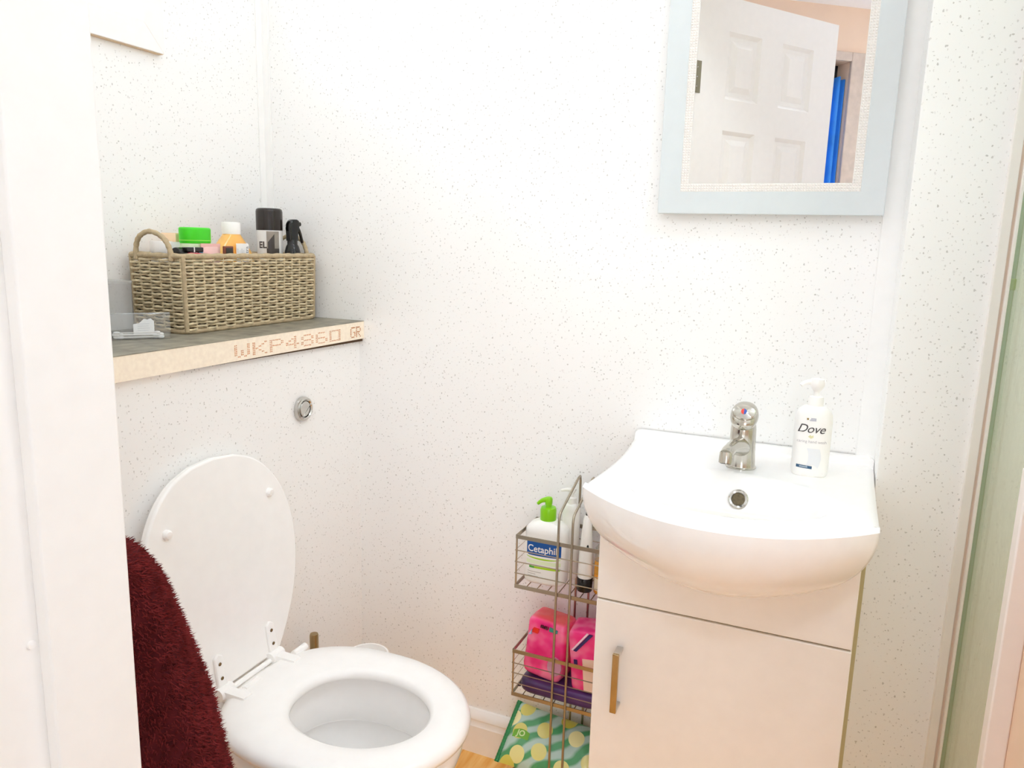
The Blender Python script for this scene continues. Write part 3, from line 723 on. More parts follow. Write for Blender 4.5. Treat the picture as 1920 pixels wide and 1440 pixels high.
for k in range(NROW):
    z = .008+k*(BH-.016)/(NROW-1); fl_ = 1+.03*(z/BH)
    Lp = plen(HX*fl_, HY*fl_); n = NWAVE*9; pts = []
    ph = pi*(k % 2)
    for i in range(n):
        d = Lp*i/n; p, nr = peri(d, HX*fl_, HY*fl_)
        a = .0044*cos(2*pi*NWAVE*i/n+ph)
        pts.append((p[0]+nr[0]*a, p[1]+nr[1]*a, z+.0005*sin(i*1.7+k)))
    mb.tube(pts, [.00255*(1+.08*sin(i*2.1+k*1.3)) for i in range(n)], 6, closed=True)
o = obj('weave', mb, SEAG, bk, smooth=60); o['kind'] = 'stuff'
mb = MB()
Lp = plen(HX, HY)
for i in range(NWAVE*2):
    d = Lp*(i+.5)/(NWAVE*2); p, nr = peri(d, HX, HY); q1, _ = peri(plen(HX*1.03, HY*1.03)*(i+.5)/(NWAVE*2), HX*1.03, HY*1.03)
    mb.tube([(p[0], p[1], .004), (q1[0], q1[1], BH-.002)], .0018, 5)
o = obj('stakes', mb, SEAG, bk); o['kind'] = 'stuff'
def braid(z, hx, hy, r, n=150):
    Lq = plen(hx, hy); pts = [(*peri(Lq*i/n, hx, hy)[0], z) for i in range(n)]
    m_ = MB(); m_.tube(pts, [r*(1+.14*sin(i*1.26)) for i in range(n)], 8, closed=True); return m_
obj('rim', braid(BH, HX*1.035, HY*1.03, .0052), SEAG2, bk, smooth=60)
obj('base_braid', braid(.0045, HX*1.0, HY*1.0, .0050), SEAG2, bk, smooth=60)
for cx_, cy_ in ((1, -1), (1, 1), (-1, -1), (-1, 1)):
    obj('corner_cord', MB().tube([(cx_*(HX-.0015), cy_*(HY-.0015), .004), (cx_*(HX+.0005), cy_*(HY+.002), BH)], .0042, 8), SEAG2, bk, smooth=60)
for sgn in (-1, 1):
    yy = sgn*(HY*1.03+.002)
    pts = bez([(-.046, yy, BH-.008), (-.044, yy, BH+.018), (-.030, yy+sgn*.002, BH+.036), (-.002, yy+sgn*.004, BH+.044), (.026, yy+sgn*.002, BH+.034), (.040, yy, BH+.014), (.044, yy, BH-.010)], 7)
    obj('handle', MB().tube(pts, [.0048*(1+.10*sin(i*1.9)) for i in range(len(pts))], 8), SEAG2, bk, smooth=60)
obj('bottom', MB().box(-HX+.004, HX-.004, -HY+.004, HY-.004, .001, .004), SEAG, bk, smooth=0)
obj('shade_lining', MB().rings([[(x*s_, y*s_, z) for x, y in ((HX-.005, -HY+.005), (HX-.005, HY-.005), (-HX+.005, HY-.005), (-HX+.005, -HY+.005))] for s_, z in ((1, .004), (1.02, BH-.012))], cap0=False, cap1=False), mat('basket_shade_cord', (80, 68, 48), .9), bk, smooth=0)  # dark sheet paints shade into the gaps of the weave

# things inside the basket (world positions; they stand on its bottom)
ZB = ZS+.0042
def wloc(x, y, z=ZB): return (x, y, z)
# green flip-cap bottle
t = thing('green_cap_bottle', 'pale green bottle with bright green flip cap in the basket', 'bottle', wloc(-1.175, 1.153), radians(90))
GRN = mat('bright_green_plastic', (62, 214, 18), .3)
obj('body', oval_body([(.030, .018, 0), (.034, .021, .005), (.034, .021, .130), (.033, .020, .158), (.031, .019, .166)]), mat('pale_green_bottle', (222, 236, 196), .3), t, smooth=50)
cp = obj('cap', oval_body([(.0315, .0195, .165), (.0325, .0205, .168), (.0330, .0205, .192), (.0325, .020, .1945), (.0300, .018, .196)]), GRN, t, smooth=50)
obj('cap_seam', oval_body([(.0332, .0207, .1705), (.0332, .0207, .1715)]), mat('yellow_green_band', (176, 232, 90), .3), cp)
# peach carton behind
t = thing('peach_carton', 'small peach coloured carton tucked behind the green capped bottle', 'carton', wloc(-1.222, 1.152))
obj('body', MB().box(-.020, .020, -.022, .022, 0, .183), mat('peach_card', (252, 222, 186), .6), t, bevel=.001)
obj('closure_flap', MB().box(-.019, .019, -.021, .021, .183, .1842), mat('peach_card_flap', (250, 214, 176), .6), t, smooth=0)
# orange bottle with white cap
t = thing('orange_bottle', 'orange bottle with white cap and white paper label in the basket', 'bottle', wloc(-1.185, 1.262), radians(90))
ORG = mat('orange_liquid_bottle', (250, 188, 96), .18, var=.10, vscale=25, coat=.3)
OA, OB = .058, .026
obj('body', oval_body([(.050, .020, 0), (.058, .026, .006), (.060, .027, .10), (.058, .027, .128), (.050, .025, .148), (.036, .021, .166), (.022, .018, .180), (.0165, .0165, .186)], 2.3), ORG, t, smooth=50)
obj('cap', MB().lathe([(.0185, .185), (.0190, .188), (.0190, .207), (.0180, .2100), (.0001, .2102)], n=32), PLASTIC_W, t, smooth=40)
# label card folded round the shoulder
lb = obj('paper_label', MB().box(-.018, .018, -.0292, -.0284, .085, .1665), mat('white_label_paper', (250, 249, 247), .7), t, smooth=0)
mb = MB(); text_on(mb, 'soolantra', .0125, lambda x, y: (.0125-y*1, -.0296, .137+x), 0)
obj('label_text', mb, mat('grey_blue_print', (120, 126, 140), .6), lb, smooth=0)
mb = MB()
for k in range(4):
    for c_ in range(5): mb.box(-.014+k*.0055, -.0132+k*.0055, -.0296, -.0292, .095+c_*.013, .104+c_*.013-.003*(k % 2))
o = obj('label_print', mb, mat('pale_print', (196, 200, 206), .6), lb, smooth=0); o['kind'] = 'stuff'
# black aerosol
t = thing('black_cap_aerosol', 'aerosol can with tall black cap and grey and white label', 'aerosol', wloc(-1.195, 1.392), radians(52))
obj('cap', MB().lathe([(.0290, .196), (.0292, .199), (.0292, .237), (.0280, .242), (.0245, .2445), (.0001, .245)], n=40), mat('dark_brown_black_cap', (36, 27, 22), .2), t, smooth=50)
cn = obj('can', MB().lathe([(.0270, 0), (.0285, .003), (.0285, .196), (.0280, .197)], n=40), mat('white_silver_can', (232, 230, 226), .25, .2), t, smooth=40)
cyl = lambda a0, a1, z0, z1, r, mb_, mi=0, n=10: mb_.grid(lambda u, v: (r*cos(a0+(a1-a0)*u), r*sin(a0+(a1-a0)*u), z0+(z1-z0)*v), n, 1, mi)
A0 = radians(-90)
mb = MB(); cyl(A0-.45, A0+.55, .100, .194, .0288, mb); obj('grey_panel', mb, mat('smoky_grey_print', (146, 138, 128), .2, var=.15), cn, smooth=60)
mb = MB(); mb.grid(lambda u, v: (.0290*cos(A0-.35+.50*u), .0290*sin(A0-.35+.50*u), .150+(.020+.018*u)*v), 8, 1); mb.grid(lambda u, v: (.0290*cos(A0-.45+1.0*u), .0290*sin(A0-.45+1.0*u), .100+.056*v), 8, 1)
obj('dark_print', mb, mat('dark_grey_print', (62, 56, 52), .25), cn, smooth=60)
mb = MB(); text_on(mb, 'EL', .020, lambda x, y: (.0289*cos(A0-.78+x/.0289), .0289*sin(A0-.78+x/.0289), .163+y), 0, offset=.0006)
obj('bold_letters', mb, mat('charcoal_print', (70, 66, 66), .6), cn, smooth=60)
# black trigger spray
t = thing('black_spray_bottle', 'glossy black trigger spray bottle beside the aerosol', 'spray bottle', wloc(-1.158, 1.424), radians(75))
GB = mat('glossy_black', (16, 15, 14), .12)
obj('bottle', MB().lathe([(.0165, 0), (.0180, .004), (.0180, .140), (.0175, .150), (.0140, .162), (.0115, .166), (.0115, .176)], n=32), GB, t, smooth=50)
hd = obj('spray_head', MB().rings([[(x*w_+dx, y*.0085, z) for x, y in ((-1, -.7), (-.6, -1), (.6, -1), (1, -.7), (1, .7), (.6, 1), (-.6, 1), (-1, .7))] for z, w_, dx in ((.174, .0125, 0), (.188, .0125, .0), (.202, .0145, .001), (.212, .0150, .003), (.219, .0115, .004), (.222, .0060, .004))]), GB, t, smooth=40, bevel=.001)
obj('trigger', MB().tube(bez([(.015, 0, .205), (.020, 0, .195), (.024, 0, .182), (.027, 0, .170)], 5), .0035, 8), GB, hd)
obj('nozzle', MB().tube([(.014, 0, .212), (.022, 0, .212)], .005, 10), GB, hd)
# tubes lying across the top
def lying_tube(name, label, loc, rz, col, capcol, L=.085, r=.012, tilt=0):
    t = thing(name, label, 'tube', loc, rot=(0, tilt, rz))
    prof = [(0.0001, 0), (r*.95, 0), (r, .002), (r, .020), (r*.92, .022)]
    M = Matrix.Rotation(pi/2, 4, 'Y')
    obj('cap', MB().lathe(prof, n=20, M=M), capcol, t, smooth=40)
    rr = []
    for k in range(9):
        f = k/8; x = .021+L*f; b = r*(.95-.85*f**1.6); a = r*(.95+.25*f)
        rr.append([(x, a*cos(2*pi*j/20), b*sin(2*pi*j/20)) for j in range(20)])
    bd_ = obj('body', MB().rings(rr), col, t, smooth=50)
    return t, bd_
t, bd_ = lying_tube('black_cream_tube', 'black cream tube with white lettering lying by the basket handle', (-1.160, 1.088, 1.1625), radians(92), mat('black_tube', (44, 38, 36), .3), BLACK, L=.05, r=.0125)
mb = MB(); text_on(mb, 'RELY', .0085, lambda x, y: (.034+x, -.0127, .001+y), 0, offset=.0004)
obj('tube_text', mb, mat('white_print', (244, 242, 240), .5), bd_, smooth=0)
mb = MB(); mb.add([(.047, -.0131, -.004), (.057, -.0135, -.004), (.057, -.0135, .004), (.047, -.0131, .004)], [(0, 1, 2, 3)])
obj('cyan_mark', mb, mat('cyan_print', (70, 176, 205), .4), bd_, smooth=0)
t, bd_ = lying_tube('red_lipgloss_tube', 'thin glossy crimson tube with black band resting on basket edge', (-1.139, 1.100, 1.1605), radians(90), mat('crimson_gloss', (206, 28, 84), .2), mat('crimson_cap', (186, 22, 70), .2), L=.040, r=.0050)
t = thing('black_compact', 'flat black case with a white stripe lying above the crimson tube', 'case', (-1.150, 1.122, 1.1665), radians(90))
ca = obj('case', MB().box(-.021, .021, -.006, .009, 0, .0090), BLACK, t, bevel=.0015)
obj('stripe', MB().box(-.004, -.0015, -.0064, .0094, -.0002, .0094), PLASTIC_W, ca, smooth=0)
t = thing('pink_sachet', 'soft pink sachet standing between crimson tube and brown compact', 'sachet', (-1.150, 1.167, ZB))
def pill(u, v, hx_, hz_, th): 
    return None
mb = MB()
for sg in (-1, 1): mb.grid(lambda u, v: (sg*.006*max(0, (1-(2*u-1)**4))*max(0, (1-(2*v-1)**6)), (u-.5)*.050, v*.163), 12, 12)
sa = obj('pouch', mb, mat('pink_foil', (246, 204, 198), .35, var=.05), t, smooth=60)
obj('crimp', MB().box(-.001, .001, -.025, .025, .158, .1655), mat('pink_foil_crimp', (244, 190, 182), .4), sa, smooth=0)
t = thing('brown_compact', 'small brown framed compact with dark centre leaning on basket edge', 'compact', (-1.1385, 1.203, 1.160), radians(90))
cf = obj('frame', MB().box(-.0125, .0125, -.002, .004, -.008, .0185), mat('copper_brown_plastic', (128, 66, 48), .3), t, bevel=.0015)
obj('window', MB().box(-.009, .009, -.0026, .0, -.0055, .0150), mat('dark_green_powder', (46, 44, 36), .4), cf, smooth=0)
t = thing('white_round_tub', 'white cream jar inside the basket handle loop', 'jar', (-1.214, 1.106, ZB))
obj('jar', MB().lathe([(.018, 0), (.020, .003), (.020, .146), (.019, .148)], n=32), PLASTIC_W, t, smooth=40)
obj('lid', MB().lathe([(.0208, .147), (.0212, .149), (.0212, .166), (.020, .168), (.0001, .168)], n=32), mat('white_jar_lid', (246, 243, 240), .3), t, smooth=40)
t = thing('white_flat_box', 'flat white box lying behind the black tube in the basket', 'box', (-1.190, 1.126, ZB), radians(4))
obj('carton', MB().box(-.006, .006, -.028, .028, 0, .1665), mat('white_card', (248, 246, 243), .6), t, bevel=.0008)
obj('flap', MB().box(-.0058, .0058, -.0275, .0275, .1665, .1672), mat('white_card_flap', (244, 241, 238), .6), t, smooth=0)

# clear bag of cotton buds, clear box
CLR = clear_mat('clear_plastic_film', (.96, .97, .97), .12, .07)
bx, by = -1.155, .990
bag = thing('clear_bag', 'clear plastic bag of cotton buds lying on the ledge', 'bag', (bx, by, ZS), radians(50))
mb = MB()
for sg in (-1, 1): mb.grid(lambda u, v: ((u-.5)*.105, -.014+sg*.013*max(.02, (1-(2*u-1)**6))*(1-v)**.5, .001+v*.045), 14, 8)
mb.grid(lambda u, v: ((u-.5)*.104, -.027+.026*v, .0008), 6, 2)
obj('film', mb, CLR, bag, smooth=60)
obj('seal_strip', MB().box(-.0525, .0525, -.0148, -.0132, .0445, .0465), clear_mat('bag_seal', (.9, .93, .93), .2, .25), bag, smooth=0)
cl = obj('paper_card', MB().add([(-.008, -.016, .006), (.026, -.016, .006), (.026, -.012, .031), (.021, -.0115, .036), (.015, -.0115, .034), (.010, -.0115, .0355), (.002, -.012, .028), (-.008, -.0125, .026)], [tuple(range(8))]), mat('white_label_paper', (250, 249, 247), .7), bag, smooth=0)
mb = MB()
for k in range(5): mb.add([(-.001, -.0162+.0008*k, .011+k*.0038), (.019-.002*(k % 2), -.0162+.0008*k, .011+k*.0038), (.019-.002*(k % 2), -.0162+.0008*k+.0001, .0116+k*.0038), (-.001, -.0162+.0008*k+.0001, .0116+k*.0038)], [(0, 1, 2, 3)])
o = obj('card_print', mb, mat('pale_print', (196, 200, 206), .6), cl, smooth=0)
o['kind'] = 'stuff'
Rz = Matrix.Translation((bx, by, ZS)) @ Matrix.Rotation(radians(50), 4, 'Z')
cb_mesh = None
for k in range(9):
    p = Rz @ Vector((random.uniform(-.006, .004), -.021+.0042*(k % 4)+.001*random.random(), .0035+.0042*(k//4)))
    o = thing('cotton_bud', 'white cotton bud lying inside the clear bag', 'cotton bud', p, radians(50+random.uniform(-5, 5)), 'cotton buds in the clear bag')
    if cb_mesh is None:
        a_ = obj('stick', MB().tube([(-.036, 0, 0), (.036, 0, 0)], .0011, 6), mat('paper_stick', (246, 244, 240), .7), o)
        b1 = obj('tip', MB().tube(bez([(.027, 0, 0), (.030, 0, 0), (.034, 0, 0), (.038, 0, 0)], 2), [.0012, .0020, .0025, .0027, .0026, .0022, .0008], 8), mat('cotton_wool', (252, 251, 249), .95), o)
        b2 = obj('tip', MB().tube(bez([(-.027, 0, 0), (-.030, 0, 0), (-.034, 0, 0), (-.038, 0, 0)], 2), [.0012, .0020, .0025, .0027, .0026, .0022, .0008], 8), mat('cotton_wool', (252, 251, 249), .95), o)
        cb_mesh = (('stick', a_.data), ('tip', b1.data), ('tip', b2.data))
    else:
        for nm, md_ in cb_mesh:
            c_ = bpy.data.objects.new(nm, md_); COL.objects.link(c_); c_.parent = o
t = thing('clear_box', 'tall clear plastic box standing against the wall behind the bag', 'box', (-1.226, .955, ZS))
mb = MB().rings([[(-.042, -.05, 0), (.042, -.05, 0), (.042, .05, 0), (-.042, .05, 0)], [(-.042, -.05, .098), (.042, -.05, .098), (.042, .05, .098), (-.042, .05, .098)]])
obj('walls', mb, clear_mat('clear_box_plastic', (.97, .97, .97), .08, .03), t, smooth=0)
obj('lid_rim', MB().rings([[(-.0435, -.0515, .096), (.0435, -.0515, .096), (.0435, .0515, .096), (-.0435, .0515, .096)], [(-.0435, -.0515, .101), (.0435, -.0515, .101), (.0435, .0515, .101), (-.0435, .0515, .101)]]), clear_mat('clear_lid', (.92, .91, .88), .12, .18), t, smooth=0)

# ------------------------------------------------------------------ wire rack between toilet and cabinet
RX0, RX1, RY0, RY1 = -.552, -.346, 1.346, 1.462
rk = thing('wire_rack', 'three tier nickel wire rack between toilet and vanity cabinet', 'rack', ((RX0+RX1)/2, (RY0+RY1)/2, 0))
cx_, cy_ = (RX0+RX1)/2, (RY0+RY1)/2
def L3(x, y, z): return (x-cx_, y-cy_, z)
def band(z0, z1, th=.0016):
    o_ = [[L3(x, y, z) for x, y in ((RX0, RY0), (RX1, RY0), (RX1, RY1), (RX0, RY1))] for z in (z0, z1)]
    i_ = [[L3(x, y, z) for x, y in ((RX0+th, RY0+th), (RX1-th, RY0+th), (RX1-th, RY1-th), (RX0+th, RY1-th))] for z in (z1, z0)]
    return MB().rings(o_+i_, loop=True)
TIERS = ((.010, .075), (.262, .368), (.505, .620))
for zb, zr in TIERS:
    bskt = obj('tier', band(zr-.008, zr), NICKEL, rk, smooth=0)
    obj('lower_rim', band(zb, zb+.008), NICKEL, bskt, smooth=0)
    for k in range(1, 4):
        z = zb+.008+(zr-zb-.016)*k/4
        obj('wire', MB().tube([L3(RX0, RY0, z), L3(RX1, RY0, z), L3(RX1, RY1, z), L3(RX0, RY1, z)], .0011, 6, closed=True), NICKEL, bskt)
    for x, y in ((RX0+.002, RY0+.002), (RX1-.002, RY0+.002), (RX0+.002, RY1-.002), (RX1-.002, RY1-.002)):
        obj('corner_post', MB().tube([L3(x, y, zb), L3(x, y, zr)], .002, 6), NICKEL, bskt)
    for k in range(1, 9):
        x = RX0+(RX1-RX0)*k/9
        obj('floor_wire', MB().tube([L3(x, RY0, zb+.002), L3(x, RY1, zb+.002)], .0011, 5), NICKEL, bskt)
for x in (-.4605, -.4315):
    pts = [(x, RY0-.002, 0), (x, RY0-.002, .3), (x, RY0-.002, .60)]+[(x, RY0-.002+.018*(1-cos(a)), .664+.020*sin(a)) for a in (0, .35, .7, 1.0)]+[(x+.002, 1.400, .703), (x+.003, 1.450, .7245), (x+.003, 1.4605, .7258), (x+.003, 1.4640, .715), (x+.003, 1.4640, .4), (x+.003, 1.4640, 0)]
    obj('upright', MB().tube([L3(*p) for p in pts], .0026, 8), NICKEL, rk, smooth=60)

# lotion bottle
ZT = TIERS[2][0]+.0035
lo = thing('lotion_bottle', 'white lotion bottle with lime green pump on the top rack tier', 'bottle', (-.504, 1.402, ZT), radians(3))
LA, LB = .0445, .0275
bd = obj('body', oval_body([(.041, .024, 0), (.044, .027, .003), (LA, LB, .008), (LA, LB, .108), (.0435, .027, .116), (.034, .0235, .126), (.020, .018, .132), (.0165, .0165, .134)], 3.2), mat('lotion_white', (248, 247, 243), .3), lo, smooth=50)
LIME = mat('lime_green_plastic', (132, 204, 14), .3)
cl = obj('collar', MB().lathe([(.0160, .131), (.0166, .133), (.0166, .155), (.0150, .160), (.0065, .161), (.0060, .170), (.0001, .170)], n=32), LIME, lo, smooth=45)
nz = bez([(.004, 0, .1755), (-.005, -.002, .176), (-.014, -.004, .173), (-.022, -.006, .166)], 5)
mb = MB().tube(nz, [.0070-.0042*i/len(nz) for i in range(len(nz))], 12); mb.lathe([(.0072, .166), (.0078, .172), (.0078, .178), (.0065, .181), (.0001, .1815)], n=24)
obj('pump_head', mb, LIME, lo, smooth=50)
fm = front_map(LA, LB, .0004, 3.2); f2 = front_map(LA, LB, .0007, 3.2)
mb = MB(); pl = [(-.0365, .074), (-.0335, .069), (.030, .069), (.037, .075), (.037, .098), (.032, .103), (-.030, .103), (-.0365, .097)]
n_ = 16
mb.grid(lambda u, v: fm(-.0365+.0735*u, .062+.030*v+(.004*(.5-v) if (u < .05 or u > .95) else 0)), n_, 4)
obj('blue_label', mb, mat('royal_blue_print', (0, 84, 166), .35, var=.10, vscale=12), bd, smooth=60)
mb = MB(); text_on(mb, 'Cetaphil', .0205, lambda x, y: f2(x*.92-.002, .0765+y), 0, offset=.0003)
obj('brand_text', mb, mat('white_print', (244, 242, 240), .5), bd, smooth=0)
LIM2 = mat('lime_print', (172, 214, 40), .4)
mb = MB(); mb.grid(lambda u, v: fm(-.0365+.0735*u, .0580-.004*sin(pi*u)+(.0035*sin(pi*(.1+.85*u)))*v), 16, 2); obj('lime_swoosh', mb, LIM2, bd, smooth=60)
mb = MB(); mb.grid(lambda u, v: fm(-.0365+.0735*u, .0440+.008*v), 16, 2); obj('pale_green_block', mb, mat('pale_green_print', (232, 244, 208), .4), bd, smooth=60)
mb = MB(); patch(mb, fm, -.029, .036, .0345, .0390); st_ = obj('lime_stripe', mb, LIM2, bd, smooth=60)
mb = MB(); patch(mb, f2, -.0295, -.018, .0345, .0390); obj('green_tab', mb, mat('leaf_green_print', (92, 178, 60), .4), st_, smooth=60)
mb = MB()
for k, ww in enumerate((.030, .018, .024)): patch(mb, fm, -.033, -.033+ww, .026-.0048*k, .0272-.0048*k)
o = obj('fine_print', mb, mat('grey_print', (190, 184, 178), .5), bd, smooth=60); o['kind'] = 'stuff'
# pale translucent pump bottle behind
t = thing('frosted_pump_bottle', 'frosted white pump bottle hidden behind the lotion bottle', 'bottle', (-.468, 1.443, ZT))
fr = mat('frosted_white', (240, 238, 232), .35)
obj('body', oval_body([(.018, .013, 0), (.019, .014, .004), (.019, .014, .150), (.014, .012, .160), (.009, .009, .163)]), fr, t, smooth=50)
obj('collar', MB().lathe([(.010, .162), (.010, .174), (.004, .176), (.004, .184)], n=20), fr, t)
nz = bez([(.006, 0, .188), (-.008, 0, .190), (-.024, 0, .186)], 5)
obj('pump_head', MB().tube(nz, [.0055-.003*i/len(nz) for i in range(len(nz))], 10), fr, t)
# white electric brush
t = thing('electric_toothbrush', 'white electric toothbrush handle with black base standing in the rack', 'toothbrush', (-.4170, 1.394, ZT))
obj('base_band', MB().lathe([(.0150, 0), (.0160, .002), (.0160, .028), (.0155, .029)], n=28), BLACK, t)
bd = obj('handle', MB().lathe([(.0152, .029), (.0155, .032), (.0140, .075), (.0115, .115), (.0085, .150), (.0060, .160), (.0001, .161)], n=28), mat('glossy_white_plastic', (248, 246, 242), .15), t, smooth=50)
obj('shaft', MB().lathe([(.0045, .158), (.0038, .172), (.0028, .180), (.0022, .188)], n=14), BLACK, t)
obj('brush_neck', MB().lathe([(.0026, .184), (.0032, .192), (.0026, .197), (.0001, .198)], n=14), CHROME, t)
obj('power_button', MB().lathe([(.0001, -.0008), (.0030, 0), (.0026, .0012), (.0001, .0014)], n=14, sx=.75, sy=1.3, M=Matrix.Rotation(pi/2, 4, 'X'), c=(.006, -.0108, .098)), BLACK, bd)
# amber bottle
t = thing('amber_bottle', 'amber oil bottle with printed label at the rack corner', 'bottle', (-.3745, 1.398, ZT))
AM = mat('amber_oil', (214, 150, 44), .15, var=.25, vscale=60, coat=.4)
ab = obj('body', oval_body([(.022, .015, 0), (.024, .0165, .003), (.024, .0165, .066), (.0235, .016, .070)]), AM, t, smooth=50)
obj('clear_shoulder', oval_body([(.0236, .0162, .0695), (.023, .0155, .095), (.015, .0125, .108), (.010, .010, .112)]), clear_mat('smoky_clear', (.86, .85, .80), .12, .15), t, smooth=50)
fa = front_map(.024, .0165, .0004)
mb = MB(); patch(mb, fa, -.021, .020, .034, .042); obj('orange_band', mb, mat('orange_print', (244, 164, 40), .4), ab, smooth=60)
mb = MB(); patch(mb, fa, -.021, .020, .008, .034); lb = obj('label', mb, mat('cream_label', (246, 232, 206), .5), ab, smooth=60)
fa2 = front_map(.024, .0165, .0006); mb = MB()
for k in range(4): patch(mb, fa2, -.012, .016-.004*(k % 2), .013+k*.0045, .0142+k*.0045)
o = obj('label_print', mb, mat('lilac_print', (180, 170, 186), .5), lb, smooth=60); o['kind'] = 'stuff'
obj('dropper_cap', MB().lathe([(.0085, .110), (.0085, .125), (.006, .128), (.0001, .129)], n=20), mat('pale_lime_cap', (176, 206, 90), .4), t)

# middle tier packs
def puff(hx_, hy_, hz_, p=4.5, n=28, m=18, seed=0, amp=.03):
    def fn(u, v):
        a = 2*pi*u; b_ = -pi/2+pi*v
        c1, s1 = cos(a), sin(a); c2, s2 = cos(b_), sin(b_)
        e = 2/p
        x = math.copysign(abs(c1)**e, c1)*abs(c2)**e; y = math.copysign(abs(s1)**e, s1)*abs(c2)**e; z = math.copysign(abs(s2)**e, s2)
        w_ = 1+amp*(sin(5*x+3*z+seed)+sin(7*y-4*z+2*seed)+.6*sin(11*x*z+seed))
        return (x*hx_*w_, y*hy_*w_, hz_+z*hz_*(1+.5*amp*sin(6*x+seed)))
    return MB().grid(fn, n, m)
def pink_mat(name, top):
    m = bpy.data.materials.new(name); m.use_nodes = True; nt = m.node_tree; p = nt.nodes['Principled BSDF']; N, L = nt.nodes.new, nt.links.new
    tc = N('ShaderNodeTexCoord'); n = N('ShaderNodeTexNoise'); n.inputs['Scale'].default_value = 22; n.inputs['Detail'].default_value = 2; L(tc.outputs['Object'], n.inputs['Vector'])
    r = N('ShaderNodeValToRGB'); e = r.color_ramp.elements; e[0].position = .30; e[0].color = s2l((236, 12, 118)) + (1,); e[1].position = .62; e[1].color = s2l((255, 130, 170)) + (1,)
    k = r.color_ramp.elements.new(.45); k.color = s2l((248, 62, 138)) + (1,); L(n.outputs['Fac'], r.inputs[0])
    sp = N('ShaderNodeSeparateXYZ'); L(tc.outputs['Object'], sp.inputs[0])
    mr = N('ShaderNodeMapRange'); L(sp.outputs[2], mr.inputs[0]); mr.inputs[1].default_value = top-.012; mr.inputs[2].default_value = top-.004
    mx = N('ShaderNodeMix'); mx.data_type = 'RGBA'; L(mr.outputs[0], mx.inputs['Factor']); L(r.outputs[0], mx.inputs['A']); mx.inputs['B'].default_value = s2l((244, 92, 62)) + (1,)
    L(mx.outputs['Result'], p.inputs['Base Color']); p.inputs['Roughness'].default_value = .25
    return m
ZM = TIERS[1][0]+.003
t = thing('purple_pack', 'dark purple soft pack lying on the middle tier under the pink packs', 'pack', (-.449, 1.404, ZM+.001))
obj('pouch', puff(.092, .050, .0165, 5, amp=.02, seed=1), mat('dark_purple_film', (74, 44, 96), .3, var=.45, vscale=14), t, smooth=60)
obj('crimp', MB().box(-.0945, -.088, -.044, .044, .012, .0145), mat('purple_crimp', (52, 32, 62), .4), t)
t = thing('pink_pack', 'crumpled pink pack with orange top on the middle rack tier', 'pack', (-.4955, 1.404, ZM+.032), radians(-6), rot=(radians(-4), radians(4), radians(-6)))
pk = obj('pouch', puff(.045, .033, .0660, 8, amp=.020, seed=3), pink_mat('pink_film', .138), t, smooth=60)
def pkp(x, z, off=.0012): return (x, -.034*1.02-off, z)
def pquad(nm, pts, m_, par): return obj(nm, MB().prism(pts, lambda a, b, q: pkp(a, b, q), -.002, .0022), m_, par, smooth=0)
pquad('red_mark', [(-.030, .098), (-.017, .098), (-.015, .108), (-.028, .108)], mat('red_print', (232, 44, 28), .3), pk)
pquad('lilac_mark', [(-.038, .090), (-.031, .092), (-.031, .103)], mat('lilac_blue_print', (176, 174, 220), .3), pk)
pquad('teal_mark', [(.008, .112), (.026, .112), (.026, .118), (.008, .120)], mat('teal_print', (52, 148, 132), .3), pk)
mb = MB()
for k in range(5): mb.box(-.012+k*.0036, -.0096+k*.0036, -.0385, -.034, .114, .1195)
o = obj('dark_lettering', mb, mat('dark_maroon_print', (92, 24, 48), .4), pk, smooth=0); o['kind'] = 'stuff'
pquad('grey_oval', [(.030+.016*cos(a*pi/8), .040+.020*sin(a*pi/8)) for a in range(16)], mat('mauve_grey_print', (206, 150, 176), .3), pk)
t = thing('pink_box_pack', 'pink pack with navy stripe wedged against the vanity cabinet', 'pack', (-.3895, 1.402, ZM+.034), rot=(0, radians(-5), radians(4)))
pk = obj('pouch', puff(.040, .036, .0670, 10, amp=.008, seed=5), pink_mat('pink_film_bright', .30), t, smooth=60)
def pq2(nm, pts, m_): return obj(nm, MB().prism(pts, lambda a, b, q: (a, -.0365-q, b), -.002, .0012), m_, pk, smooth=0)
pq2('white_panel', [(-.012, .004), (.038, .004), (.038, .075), (-.012, .075)], mat('peach_white_print', (250, 216, 196), .35))
pq2('navy_stripe', [(-.030, .092), (-.024, .090), (.012, .128), (.005, .130)], mat('navy_print', (44, 34, 104), .35))
pq2('navy_mark', [(-.030, .060), (-.023, .060), (-.023, .072), (-.030, .072)], mat('navy_print', (44, 34, 104), .35))
pq2('pale_stripe', [(-.034, .0935), (-.031, .092), (.003, .130), (-.001, .131)], mat('pale_pink_print', (252, 214, 232), .35))

